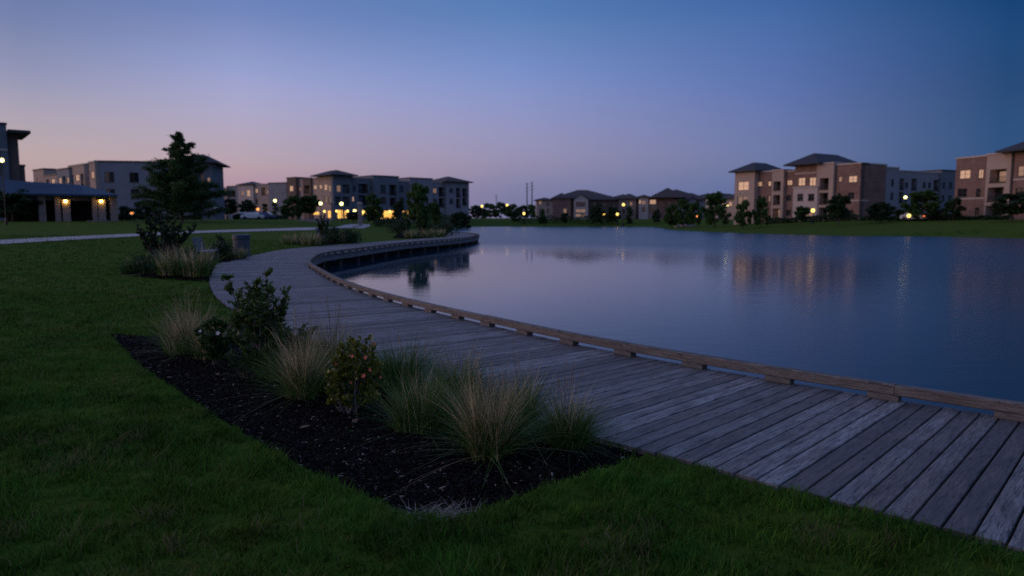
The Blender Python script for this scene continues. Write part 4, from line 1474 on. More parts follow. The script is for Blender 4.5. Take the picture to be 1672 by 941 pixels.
condo('wide condo block with white end bay, lit corner window and peaked brown roof', F, [
    (((1042.5, 1058, 322.5, M_PALE)), dict(ops=[('w', 1041, 1046, 327, 333, L_), ('w', 1047.5, 1053.5, 328, 334, LD), ('w', 1047.5, 1053.5, 338, 345)], off=-1.3, roof='hip', peak=318.5, roof_m=M_SHINGLE, depth=8)),
    (((1058.2, 1072, 324, M_TAN)), dict(ops=[('w', 1060.5, 1070.5, 326.5, 333.5, L_), ('w', 1061, 1069, 340, 347)], off=.3, cornice=M_DTRIM)),
    (((1072.2, 1106, 323.5, M_BRICK)), dict(ops=[('w', 1077, 1081, 329, 335), ('w', 1090, 1094, 329, 335), ('w', 1077, 1081, 341, 348), ('w', 1090, 1094, 341, 348), ('w', 1064, 1070, 351, 356, LD)], off=-.5, roof='hip', peak=308, roof_m=M_SHINGLE, depth=18, over=2.5)),
    (((1106.2, 1150, 326.5, M_GREY)), dict(ops=[('w', 1112, 1117, 331, 337), ('w', 1127, 1132, 331, 337, LD)], roof='hip', peak=315.5, roof_m=M_SHINGLE, depth=13, over=1.0)),
    (((1058, 1148, 325.5, M_BRICK)), dict(off=5, roof='hip', peak=309.5, roof_m=M_SHINGLE, depth=18, over=1)),
    (((1122, 1139, 331, M_BLUEG)), dict(off=-1.6, depth=3, roof='gable', peak=322)),
])
F = Facade(1150, 215, 1202, 206)
condo('condo with pale gable half hidden by the round green tree left of the brick block', F, [
    (((1152, 1172, 325, M_PALE)), dict(ops=[('w', 1157, 1162, 330, 337)], off=-1, roof='gable', peak=316.5, depth=9)),
    (((1172.2, 1202, 325.5, M_TAN)), dict(ops=[('w', 1178, 1183, 330, 337, LD), ('w', 1189, 1194, 330, 337, L_)], roof='hip', peak=317.5, roof_m=M_SHINGLE, depth=10)),
])


F = Facade(985, 268, 1052, 266)
condo('far condo roof showing between and behind the two large condo blocks', F, [
    (((986, 1050, 327, M_DBRICK)), dict(ops=[('w', 1000, 1004, 331, 337), ('w', 1040, 1044, 331, 337)], roof='hip', peak=317.5, roof_m=M_SHINGLE, depth=16, over=1.0)),
])
F = Facade(1118, 262, 1210, 258)
condo('far dark roofed condo behind the round green tree', F, [
    (((1120, 1206, 326, M_TAN)), dict(ops=[('w', 1140, 1145, 330, 336, LD), ('w', 1180, 1185, 330, 336)], roof='hip', peak=316, roof_m=M_SHINGLE, depth=16, over=1.0)),
])


# ------------------------------------------------------------------ trees far off
def T(*a, **k): return place_tree(*a, **k)


T('deep', 'tree', 'dark spreading tree at the left edge beside the lit lamp, in front of the pavilion', 'tree', 22, 309, 361, 84, 84)
T('bush', 'shrub', 'dark shrub at the right end of the pavilion', 'shrub', 206, 337, 361, 30, 96)
T('deep', 'tree', 'dark bushy tree behind the pavilion end, left of the tall tree', 'tree', 238, 330, 360, 46, 112)
GT = 'street trees before the mid left blocks'
T('deepround', 'tree', 'rounded dark tree just right of the tall tree', 'tree', 371, 324, 358, 36, 150, GT)
T('deep', 'tree', 'dark tree beside the orange light, left of the narrow tree', 'tree', 404, 327, 358, 26, 150, GT)
T('column', 'tree', 'narrow upright dark tree in front of the plain grey wall', 'tree', 433, 332, 358, 9, 150, GT)
T('column', 'tree', 'slim tree directly under the leftmost yellow lamp globe', 'tree', 449.5, 331, 358, 11, 152, GT)
T('broad', 'tree', 'bushy green tree in front of the brown tower wing', 'tree', 478, 321, 358, 34, 150, GT)
T('round', 'tree', 'bushy tree left of the square corner tower, right of the brown wing', 'tree', 507, 317, 358, 36, 152, GT)
T('deepround', 'tree', 'low round dark tree in front of the lit entrance', 'tree', 577, 345, 366, 26, 130, GT)
T('broad', 'tree', 'green tree between the two groups of lit shopfronts', 'tree', 610, 318, 358, 34, 150, GT)
T('deep', 'tree', 'dark tree right of the wide lit shopfront', 'tree', 653, 328, 359, 22, 140, GT)
T('broad', 'tree', 'dense rounded conical tree mirrored in the cove beyond the boardwalk', 'tree', 684, 302, 372, 44, 79)
T('cone', 'conifer', 'slender dark conifer right of the dense rounded conical tree', 'tree', 711, 328, 362, 26, 128)
T('deep', 'tree', 'dark bush tree at the foot of the grey end tower', 'tree', 752, 347, 361, 34, 150)
GF = 'trees along the far bank'
for i, (px, top, base, w, Y, k, lab) in enumerate([
    (777, 336, 357, 26, 245, 'deep', 'dark tree just right of the grey end tower on the far bank'),
    (800, 333, 356, 30, 330, 'broad', 'bluish far tree between the first and second yellow far bank lamps'),
    (818, 331, 356, 26, 340, 'deep', 'far tree right under the second yellow far bank lamp'),
    (836, 334, 356, 26, 330, 'broad', 'far tree in the gap left of the two tall masts'),
    (852, 336, 356, 24, 300, 'deep', 'dark tree behind the low amber lamp near the masts'),
    (868, 335, 356, 24, 320, 'broad', 'far tree at the foot of the two tall masts'),
    (843, 345, 358, 20, 215, 'bush', 'low clipped shrub below the two tall masts on the far bank'),
    (789, 342, 357, 22, 260, 'broad', 'small green tree under the first far bank lamp'),
    (886, 340, 357, 14, 205, 'cone', 'small dark conifer at the left end of the brick condo'),
    (922, 347, 358, 14, 196, 'deepround', 'little round tree in front of the brick condo wall'),
    (975, 333, 357, 24, 200, 'deep', 'dark tree right of the pale arched gable'),
    (1000, 338, 358, 26, 205, 'deep', 'dark tree in front of the shaded end of the brick condo'),
    (1027, 337, 357, 12, 205, 'column', 'narrow dark tree in front of the small tan condo'),
    (1072, 342, 357, 14, 200, 'deep', 'dark shrub tree beside the wide condo lit window'),
]):
    T(k, 'tree', lab, 'tree', px, top, base, w, Y, group=GF)
GR = 'trees on the right bank'
for px, top, base, w, Y, k, lab in [
    (1097, 334, 364, 26, 166, 'broad', 'leftmost bushy green tree on the right bank'),
    (1116, 327, 365, 30, 162, 'broad', 'tallest of the three clustered trees left of the round bank tree'),
    (1133, 332, 366, 24, 157, 'broad', 'rightmost leafy tree of the cluster on the right bank'),
    (1167, 316, 361, 42, 140, 'broad', 'round dense green tree left of the brick and tan block'),
    (1214, 328, 365, 26, 124, 'broad', 'narrow bushy tree before the left corner of the brick and tan block'),
    (1242, 324, 365, 25, 123, 'broad', 'narrow bushy tree before the brick bay, second on the bank'),
    (1309, 335, 361, 25, 118, 'round', 'small clipped round tree with bare trunk beside the bright entrance lamp'),
    (1369, 318, 361, 42, 112, 'deepround', 'large round dark tree before the brick end bay'),
    (1438, 331, 362, 40, 112, 'deep', 'dark bushy tree before the shaded side wing'),
    (1467, 342, 362, 26, 116, 'bush', 'dark shrub left of the pale green tree'),
    (1505, 313, 363, 56, 112, 'broad', 'pale green spreading tree beside the amber car park lamp'),
    (1556, 324, 363, 30, 108, 'deep', 'dark tree before the left corner of the far right brick block'),
    (1650, 315, 363, 58, 98, 'deepround', 'wide dark tree covering the foot of the far right block'),
]:
    T(k, 'tree', lab, 'tree', px, top, base, w, Y, group=GR)


def hedge(label, px0, px1, top, base, Y0, Y1, seed):
    a, b = atY(px0, base, Y0)[:2], atY(px1, base, Y1)[:2]
    L0 = np.hypot(*(b - a)); t = (b - a) / L0; n = np.array([-t[1], t[0]])
    pm = atY((px0 + px1) / 2, top, (Y0 + Y1) / 2)
    h = max(.6, pm[2] - gh(pm[0], pm[1]))
    N = int(min(5000, 260 * L0))
    u = RNG.random(N) * L0; v = RNG.normal(0, .45, N); w = RNG.random(N) ** .7
    top_ = h * (.7 + .5 * vnoise(u * .9, u * 0, seed))
    X = a[0] + t[0] * u + n[0] * v; Y = a[1] + t[1] * u + n[1] * v
    C = np.stack([X, Y, ground_h(X, Y) + w * top_], 1)
    o = leaf_obj('hedge', C, .28 * (.6 + .8 * RNG.random(N)), M_LEAF_DEEP, None)
    tag(o, label, 'hedge', 'hedges at the foot of the buildings')


hedge('low dark hedge along the foot of the brick and tan block', 1252, 1400, 352.5, 360, 136, 124, 1)
hedge('dark hedge along the far bank below the brick condo', 845, 1000, 351.5, 358, 204, 206, 2)
hedge('dark hedge below the far right brick block', 1556, 1650, 354, 363, 112, 104, 3)
hedge('dark hedge behind the lawn left of the shopfronts', 380, 470, 350, 360, 140, 145, 4)
hedge('dark hedge in front of the long blue grey block', 690, 765, 350, 360, 160, 190, 5)
hedge('dark hedge in front of the wide shopfront', 612, 668, 357, 366, 128, 128, 6)
hedge('dark planting between pavilion and the tall tree', 196, 330, 352, 361, 112, 118, 7)
hedge('dark hedge before the set back grey wing', 1404, 1560, 352, 363, 122, 112, 8)

# tall tree at left
def tall_tree():
    p = atY(297, 361, 82)
    g = gh(p[0], p[1])
    t = thing('tall_tree', 'tall dark layered tree standing on the lawn at left, rising above the roofs', 'tree', (p[0], p[1], g))
    Hh = atY(297, 217, 82)[2] - g
    rr = random.Random(5)
    mb = MB()
    mb.tube([(0, 0, -.3), (.05, 0, 1), (0, .05, Hh * .5), (.05, 0, Hh * .97)], [.22, .17, .1, .02], 9)
    cl = []
    nb = 84
    for k in range(nb):
        z = Hh * (.07 + .9 * (k / nb) ** .9)
        f = z / Hh
        env = (4.8 * (1 - f) ** .85 * min(1, .7 + f * 1.4) + .12)
        a = k * 2.4 + rr.uniform(-.5, .5)
        ln = env * rr.choice([.6, .8, .92, 1.05, 1.15, 1.35])
        e = Vector((math.cos(a) * ln, math.sin(a) * ln, z + ln * rr.uniform(.05, .42)))
        m_ = Vector((e.x * .5, e.y * .5, z + (e.z - z) * .3))
        mb.tube([(0, 0, z), m_, e], [.055 * (1.1 - f), .03 * (1.1 - f), .01], 5, False)
        ns = max(3, int(ln * 3.4))
        for j in range(ns):
            u = .25 + .75 * (j + rr.random()) / ns
            q = Vector((0, 0, z)).lerp(m_, u * 2) if u < .5 else m_.lerp(e, u * 2 - 1)
            cl.append((q.x + rr.gauss(0, .2), q.y + rr.gauss(0, .2), q.z + rr.gauss(0, .14), rr.uniform(.26, .55) * (1.15 - .75 * f)))
    for k in range(14):
        z = Hh * rr.uniform(.88, 1.0); cl.append((rr.gauss(0, .10), rr.gauss(0, .10), z, .16))
    mb.build('trunk', M_BARK, t)
    cl = np.array(cl)
    N = 78000
    ci = RNG.integers(0, len(cl), N)
    gg = RNG.normal(size=(N, 3)) * .64
    C = cl[ci, :3] + gg * cl[ci, 3:4] * np.array([1.1, 1.1, .65])
    rnd = np.clip(RNG.random(len(cl))[ci] * .6 + RNG.random(N) * .45, 0, 1)
    leaf_obj('crown', C, .17 * (.6 + .8 * RNG.random(N)), M_LEAF_DARK, t, .1, .6, rnd=rnd)


tall_tree()


# ------------------------------------------------------------------ lamps, masts, cars, furniture
def make_lamp(m):
    t = thing('street_lamp', None, None)
    mb = MB(); mb.lathe([(.16, -.3), (.16, .25), (.09, .35), (.06, .5), (.045, 3.2), (.07, 3.25), (.11, 3.35)], 8); mb.build('post', M_IRON, t)
    mb = MB(); mb.lathe([(.10, 3.351), (.2, 3.45), (.24, 3.58), (.2, 3.72), (.09, 3.82)], 12); g = mb.build('lamp_globe', m, t, True)
    mb = MB(); mb.lathe([(.10, 3.822), (.06, 3.9), (.015, 4.0)], 8); mb.build('finial', M_IRON, t)
    return t


LAMPS = {'w': make_lamp(M_LAMP), 'y': make_lamp(M_LAMPY), 'o': make_lamp(M_LAMPO)}
_ul = set()


def lamp(k, px, py, Y, label, s=1.0):
    """lamp whose globe shows at px, py"""
    p = atY(px, py, Y)
    g = gh(p[0], p[1])
    o = LAMPS[k] if k not in _ul else copy_tree(LAMPS[k])
    _ul.add(k)
    o.location = (p[0], p[1], g)
    h = max(.5, p[2] - g)
    s *= .85
    o.scale = (s, s, h / 3.58)
    # keep the globe round whatever the height of the post
    for ch in o.children:
        if ch.name.startswith(('lamp_globe', 'finial')):
            ch.scale = (1, 1, s * 3.58 / h); ch.location = (0, 0, 3.58 * (1 - s * 3.58 / h))
    tag(o, label, 'street lamp', 'lit lamps around the pond')


for a in [
    ('w', 3, 262, 70, 'lit globe lamp on a black post at the left edge of the picture', .95),
    ('w', 449, 328, 150, 'lit yellow lamp in front of the plain grey wall', 1.5),
    ('w', 523.5, 332.5, 148, 'lit yellow lamp just left of the square corner tower', 1.6),
    ('w', 557.5, 333, 142, 'brightest yellow lamp in front of the square corner tower', 1.7),
    ('o', 421, 342, 150, 'orange lamp above the parked cars', 1.4),
    ('y', 529.5, 345.5, 165, 'low amber lamp left of the lit entrance', 1.3),
    ('y', 549.5, 345, 165, 'low amber lamp at the left side of the lit entrance', 1.3),
    ('y', 567.5, 345, 165, 'low amber lamp at the right side of the lit entrance', 1.4),
    ('w', 579, 345, 160, 'bright low lamp above the low round tree', 1.6),
    ('y', 593, 347, 165, 'amber lamp left of the tree between the shopfronts', 1.6),
    ('o', 613, 344.5, 160, 'small dim amber lamp inside the tree outline between shopfronts', .9),
    ('y', 636.5, 345.5, 165, 'amber lamp in front of the wide shopfront', 1.3),
    ('y', 787, 337, 230, 'first yellow lamp right of the grey end tower', 1.9),
    ('y', 828, 335, 230, 'yellow lamp left of the two tall masts', 1.9),
    ('y', 855.5, 349, 205, 'low amber lamp under the two tall masts', 1.8),
    ('y', 986, 349, 200, 'left one of the two low amber lamps by the brick condo', 1.7),
    ('y', 1008, 350, 200, 'right one of the two low amber lamps by the brick condo', 1.8),
    ('y', 1018, 334.5, 195, 'high yellow lamp in front of the small tan condo', 1.9),
    ('w', 1187, 336, 170, 'pale lamp between the round green tree and the brick and tan block', 1.5),
    ('y', 1327.5, 344, 122, 'bright amber lamp at the entrance of the brick and tan block', 1.6),
    ('w', 1478.5, 322.5, 140, 'high white lamp before the set back grey wing', 1.4),
    ('y', 1484, 352.5, 110, 'low amber lamp beside the parked dark car', 1.4),
    ('o', 1138, 353.5, 150, 'small dim path light between the bank trees', .7),
    ('o', 257, 349.5, 120, 'small orange light behind the low bushy tree', .9),
    ('o', 215, 347.5, 118, 'dim orange light right of the pavilion', 1.2),
    ('o', 427, 345, 0, '', 0),
]:
    if a[3]: lamp(*a)
for k in LAMPS:
    if k not in _ul:
        bpy.data.objects.remove(LAMPS[k])


def mast(px, top, Y, r, label):
    p = atY(px, 345, Y); zt = atY(px, top, Y)[2]
    t = thing('transmission_mast', label, 'mast', (p[0], p[1], 0))
    mb = MB(); mb.tube([(0, 0, 0), (0, 0, zt)], [r, r * .55], 8); mb.build('pole', M_GALV, t)
    mb = MB()
    for f in (.97, .88, .79):
        mb.tube([(-r * 2.2, 0, zt * f), (r * 2.2, 0, zt * f + .3)], r * .22, 5)
    mb.build('cross_arm', M_GALV, t)


mast(860.5, 299, 620, .75, 'left one of two tall grey masts on the horizon')
mast(868.5, 297, 620, .75, 'right one of two tall grey masts on the horizon')
mast(810.5, 318, 620, .45, 'short thin mast left of the pair on the horizon')


def car(label, px, base, Y, rz, paint, name='parked_car', tail=False):
    p = atY(px, base, Y); g = gh(p[0], p[1])
    t = thing(name, label, 'car', (p[0], p[1], g), rz)
    mb = MB()
    prof = [(-2.1, .35), (-2.15, .62), (-2.0, .88), (-1.35, .95), (-.75, 1.42), (.75, 1.45), (1.35, 1.0), (2.05, .9), (2.15, .6), (2.1, .32)]
    ys = [(-.86, 1, .0), (-.80, 1, .02), (.80, 1, .02), (.86, 1, .0)]
    b0 = len(mb.v)
    for y, s_, dz in ys:
        for x, z in prof:
            ins_ = .1 if z > 1.1 else 0
            yy = y - math.copysign(ins_, y)
            mb.v.append((x, yy, z + dz))
    n_ = len(prof)
    for i in range(3):
        for j in range(n_):
            mb.f.append((b0 + i * n_ + j, b0 + i * n_ + (j + 1) % n_, b0 + (i + 1) * n_ + (j + 1) % n_, b0 + (i + 1) * n_ + j))
    mb.f.append(tuple(b0 + j for j in range(n_))[::-1]); mb.f.append(tuple(b0 + 3 * n_ + j for j in range(n_)))
    mb.build('body', paint, t)
    for sx in (-1.32, 1.32):
        for sy in (-.80, .80):
            m_ = Matrix.Translation((sx, sy, .33)) @ Matrix.Rotation(math.pi / 2, 4, 'X')
            mb = MB(); mb.lathe([(.22, -.11), (.33, -.10), (.33, .10), (.22, .11)], 14, m_); mb.build('wheel', M_RUBBER, t)
    for sy in (-1, 1):
        mb = MB(); y = sy * .79
        mb.add([(-1.15, y, 1.0), (1.15, y, 1.0), (.7, y - sy * .02, 1.38), (-.72, y - sy * .02, 1.37)], [(0, 1, 2, 3)])
        mb.build('side_window', M_GLASS, t)
    mb = MB(); mb.quad((1.345, -.62, 1.035), (1.345, .62, 1.035), (.79, .58, 1.445), (.79, -.58, 1.445)); mb.build('windscreen', M_GLASS, t)
    for sy in (-.62, .62):
        mb = MB(); mb.box(2.06, 2.15, sy - .16, sy + .16, .66, .80); mb.build('headlight', M_WHITE, t)
        mb = MB(); mb.box(-2.17, -2.08, sy - .14, sy + .14, .66, .82); mb.build('tail_lamp', M_TAIL if tail else M_DBROWN, t)


car('white car parked at the left end beyond the lawn', 398, 359.5, 142, .2, M_WHITE)
car('white car parked next to the blue car beyond the lawn', 413, 360, 138, .15, M_WHITE)
car('dark blue car parked right of the two white cars', 432, 360, 140, .1, M_BLUE)
car('dark car parked on the right bank behind the pale green tree', 1527, 361, 112, .2, M_BLACKP)
car('white car with glowing red tail lamp beside the low amber lamp', 1494, 361, 113, 1.9, M_WHITE, tail=True)

def bench(px, base, rz, label):
    p = ong(px, base)
    t = thing('bench', label, 'bench', tuple(p), rz)
    mb = MB()
    for k in range(6):
        mb.cbox(-.85, .85, -.24 + k * .085, -.24 + k * .085 + .065, .41, .445, .008)
    mb.build('seat', M_BENCH, t)
    mb = MB()
    for k in range(6):
        z = .5 + k * .08
        Mx = Matrix.Translation((0, .27 + (z - .45) * .28, z)) @ Matrix.Rotation(R(-74), 4, 'X')
        mb.cbox(-.85, .85, -.032, .032, -.014, .014, .006, Mx)
    mb.build('backrest', M_BENCH, t)
    for x in (-.72, .72):
        mb = MB()
        mb.tube([(x, -.22, -.05), (x, -.22, .40)], .03, 8); mb.tube([(x, .24, -.05), (x, .26, .42), (x, .42, .98)], .03, 8)
        mb.tube([(x, -.22, .385), (x, .26, .385)], .025, 8)
        mb.build('side_frame', M_CAN, t)


bench(341, 428, R(103), 'pale slatted bench facing the pond beside the nearer bin')
bench(529, 395.5, R(97), 'small pale bench behind grasses beside the distant boardwalk bed')


def bin_():
    p = ong(395, 419.5)
    t = thing('litter_bin', 'round grey slatted litter bin with blue grey lid on the boardwalk edge', 'litter bin', tuple(p))
    r, h = .345, .96
    mb = MB(); mb.lathe([(r - .05, -.02), (r - .05, h - .2)], 20); mb.build('liner', M_DTRIM, t)
    mb = MB()
    n = 26
    for k in range(n):
        a = 2 * math.pi * k / n
        Mx = Matrix.Rotation(a, 4, 'Z') @ Matrix.Translation((r - .012, 0, 0))
        mb.box(-.012, .012, -.034, .034, .04, h - .2, Mx)
    mb.build('slats', M_CAN, t)
    mb = MB()
    mb.lathe([(r + .015, h - .205), (r + .03, h - .19), (r + .03, h - .02), (r + .005, h), (.2, h + .02), (.19, h - .06), (.02, h - .07)], 24)
    mb.build('lid', M_CANLID, t, False)
    mb = MB(); mb.lathe([(r + .012, .0), (r + .02, .02), (r + .02, .07), (r + .01, .08)], 24); mb.build('base_ring', M_CANLID, t)


bin_()

# small upright things before the shopfronts
p = atY(588.5, 367, 118); g = gh(p[0], p[1])
t = thing('stone_pillar', 'pale square stone pillar at the path end before the shopfronts', 'pillar', (p[0], p[1], g), .3)
hh = atY(588, 330, 118)[2] - g
mb = MB(); mb.box(-.32, .32, -.32, .32, -.3, hh - .35); mb.build('shaft', M_STONE, t)
mb = MB(); mb.box(-.42, .42, -.42, .42, hh - .346, hh - .18); mb.box(-.26, .26, -.26, .26, hh - .178, hh); mb.build('cap', M_TRIM, t)
p = atY(543.5, 360, 158); g = gh(p[0], p[1])
t = thing('stone_pillar', 'slim pale pillar between lamps left of the lit entrance', 'pillar', (p[0], p[1], g), .2)
hh = atY(543.5, 330, 158)[2] - g
mb = MB(); mb.box(-.3, .3, -.3, .3, -.3, hh - .3); mb.build('shaft', M_STONE, t)
mb = MB(); mb.box(-.38, .38, -.38, .38, hh - .297, hh); mb.build('cap', M_TRIM, t)
p = atY(352.5, 361, 118); g = gh(p[0], p[1])
t = thing('notice_sign', 'small pale blank sign board on a post right of the tall tree', 'sign', (p[0], p[1], g), .1)
hh = atY(352.5, 338, 118)[2] - g
mb = MB(); mb.tube([(0, .04, -.3), (0, .04, hh * .95)], .04, 6); mb.build('post', M_GALV, t)
mb = MB(); mb.box(-.3, .3, -.02, .02, hh * .45, hh); mb.build('board', M_WHITE, t)
p = ong(504, 362.2); t = MB()
t.add([(-3.2, -.3, -.2), (3.2, -.3, -.2), (3.2, .3, -.2), (-3.2, .3, -.2), (-3.0, -.25, .12), (2.8, -.25, .55), (2.8, .25, .55), (-3.0, .25, .12)],
      [(3, 2, 1, 0), (4, 5, 6, 7), (0, 1, 5, 4), (1, 2, 6, 5), (2, 3, 7, 6), (3, 0, 4, 7)])
o = t.build('low_wall', M_STONE); o.location = tuple(p)
tag(o, 'low sloping pale wall on the lawn left of the small path tree', 'low wall')


# ------------------------------------------------------------------ planting: ornamental grasses
def clump(label, px, py, H, spread, n_g, n_t, tan_h=1.0, lean=(.08, .62), plume=0, w=.0054, seed=0, base_r=.09, green=M_BLADE_G, tan=M_BLADE_T, z=None, group=None, straight=False, segs=7):
    rs = np.random.default_rng(seed + 100)
    if z is None:
        c = unp(px, py, MULCH_DZ - .03); zz = MULCH_DZ - .03
    else:
        q = ong(px, py); c = q[:2]; zz = q[2] + z
    t = thing('ornamental_grass', label, 'ornamental grass', (c[0], c[1], zz), 0, group)

    nt_ = 9
    ta = rs.random(nt_) * 6.283; tr = base_r * np.sqrt(rs.random(nt_)); th = .72 + .5 * rs.random(nt_)

    def blades(n, h0, h1, ln0, ln1, cu0, cu1, ww):
        k = rs.integers(0, nt_, n)
        root = np.stack([tr[k] * np.cos(ta[k]) + rs.normal(0, base_r * .22, n), tr[k] * np.sin(ta[k]) + rs.normal(0, base_r * .22, n), np.zeros(n)], 1)
        yaw = ta[k] + rs.normal(0, 1.0, n)
        u = rs.random(n)
        h = (h0 + (h1 - h0) * rs.random(n)) * np.clip(th[k], .6, 1.1)
        le = ln0 + (ln1 - ln0) * u ** 1.6
        cu = (cu0 + (cu1 - cu0) * rs.random(n)) * (.25 + u)
        # blades that flop: long and bent to the ground
        fl = rs.random(n) < .03
        le = np.where(fl, .35 + .5 * rs.random(n), le); cu = np.where(fl, 1.0 + .9 * rs.random(n), cu); h = np.where(fl, h * .8, h)
        return blade_mesh(root, h, ww * (.5 + 1.0 * rs.random(n)), yaw, np.minimum(le * spread, .97), cu * spread, segs, yaw + 1.57 + rs.normal(0, .9, n), rs.normal(0, .24, n))
    V, Q = blades(n_g, H * .45, H * .92, lean[0], lean[1], .1, .8, w)
    V[:, 2] = np.where(V[:, 2] < .012, .012 + .02 * rs.random(len(V)), V[:, 2])
    np_mesh('green_blades', V, Q, green, t, attrs={'rnd': np.repeat(rs.random(n_g), 2 * (segs + 1))})
    if n_t:
        V, Q = blades(n_t, H * .45 * tan_h, H * 1.08 * tan_h, 0.0, lean[1] * .55, .0, .42, w * .85)
        V[:, 2] = np.where(V[:, 2] < .012, .012 + .02 * rs.random(len(V)), V[:, 2])
        np_mesh('dry_blades', V, Q, tan, t, attrs={'rnd': np.repeat(rs.random(n_t), 2 * (segs + 1))})
    if plume:
        mb = MB(); PC = []
        for k in range(plume):
            a = rs.random() * 6.283; le = .05 + .30 * rs.random(); h = H * (1.0 + .35 * rs.random())
            e = Vector((math.cos(a) * le * h, math.sin(a) * le * h, h))
            m_ = Vector((e.x * .35, e.y * .35, h * .55))
            mb.tube([(0, 0, .02), m_, e], [.0016, .0014, .0008], 4, False)
            for j in range(22):
                f = .74 + .26 * rs.random()
                q = m_.lerp(e, (f - .55) / .45)
                PC.append((q.x + rs.normal(0, .004), q.y + rs.normal(0, .004), q.z))
        mb.build('seed_stalks', tan, t)
        leaf_obj('seed_heads', np.array(PC), .022, M_PLUME, t, 1.6, .16)
    return t


GG = 'ornamental grass clumps in the near mulch bed'
clump('straw tipped grass at the back left corner of the near bed', 303, 578, .66, 1.05, 737, 478, 1.15, plume=10, seed=1, base_r=.20, group=GG, w=.007)
clump('tan grass clump between low dark bush and bed edge at the back', 348, 588, .58, 1.0, 368, 342, 1.1, seed=2, base_r=.12, group=GG, w=.006)
clump('large tan and green arching grass left of the orange flowered bush', 492, 652, .74, 1.12, 1054, 706, 1.05, lean=(.08, .66), plume=8, seed=3, base_r=.14, group=GG)
clump('soft tan grass behind the large arching clump', 545, 615, .74, 1.0, 547, 478, 1.05, lean=(.1, .6), plume=8, seed=4, base_r=.14, group=GG)
clump('deep green upright grass behind the orange flowered bush', 655, 640, .68, 1.0, 948, 22, 1.0, lean=(.05, .58), seed=5, base_r=.13, group=GG, w=.007)
clump('fresh green grass clump right of the orange flowered bush', 684, 712, .70, 1.05, 1370, 148, 1.0, lean=(.05, .62), plume=5, seed=6, base_r=.12, group=GG)
clump('green grass with a few tan stems at the back centre of the bed', 748, 660, .62, 1.1, 948, 125, 1.1, seed=7, base_r=.14, group=GG)
clump('tall straw coloured grass nearest to the viewer with one feathery plume', 797, 752, .66, 1.0, 948, 798, 1.05, lean=(.05, .64), plume=9, seed=8, base_r=.105, group=GG)
clump('green grass half hidden behind the tall straw coloured clump', 848, 700, .60, 1.0, 948, 148, 1.1, plume=4, seed=9, base_r=.12, group=GG)
clump('dark green mound grass with thin tan tips at the right end by the planks', 922, 732, .50, 1.1, 1264, 182, 1.1, lean=(.06, .68), plume=9, seed=10, base_r=.11, group=GG)

clump('fine green grass filling the gap between the upright shrub and the large arching clump', 452, 622, .52, 1.0, 900, 60, 1.0, seed=11, base_r=.15, group=GG)
clump('dark green grass tucked behind the orange flowered bush on its left', 552, 640, .56, 1.0, 800, 60, 1.0, seed=12, base_r=.14, group=GG)
clump('green grass between the fresh green clump and the tall straw coloured clump', 742, 705, .52, 1.05, 900, 90, 1.0, seed=13, base_r=.12, group=GG)

GB = 'grasses in the second bed by the bench'
clump('blurred dark grass at the left end of the second bed', 232, 448, .62, 1.1, 260, 40, .9, seed=20, base_r=.4, z=.03, group=GB, w=.03, segs=4, green=M_LEAF_DARK)
clump('tan tipped mound grass under the low bushy tree', 288, 452, .92, 1.0, 380, 160, 1.0, seed=21, base_r=.32, z=.03, group=GB, w=.024, segs=4)
clump('tan tipped mound grass beside the pale bench', 327, 454, .98, .9, 380, 200, 1.0, seed=22, base_r=.30, z=.03, group=GB, w=.024, segs=4)
clump('small tan grass in front of the litter bin', 388, 424, .62, 1.0, 240, 160, 1.0, seed=23, base_r=.3, z=.03, group=GB, w=.024, segs=4)
GC = 'grasses in the distant boardwalk beds'
for i, (px, py, H, lab) in enumerate([
    (478, 399, .70, 'leftmost blurred tan grass in the bed before the far bench'), (494, 400, .85, 'second blurred tan grass in the bed before the far bench'),
    (510, 401, .78, 'blurred tan grass directly before the far bench'), (560, 397, .70, 'blurred tan grass right of the far bench'),
    (672, 389, .8, 'low blurred grass at the left end of the furthest bed'), (700, 388, .9, 'pale blurred grass in the middle of the furthest bed'), (716, 386, .8, 'pale blurred grass at the right end of the furthest bed')]):
    clump(lab, px, py, H, 1.1, 220, 150, .95, seed=30 + i, base_r=.5, z=.04, group=GC, w=.045, segs=4)


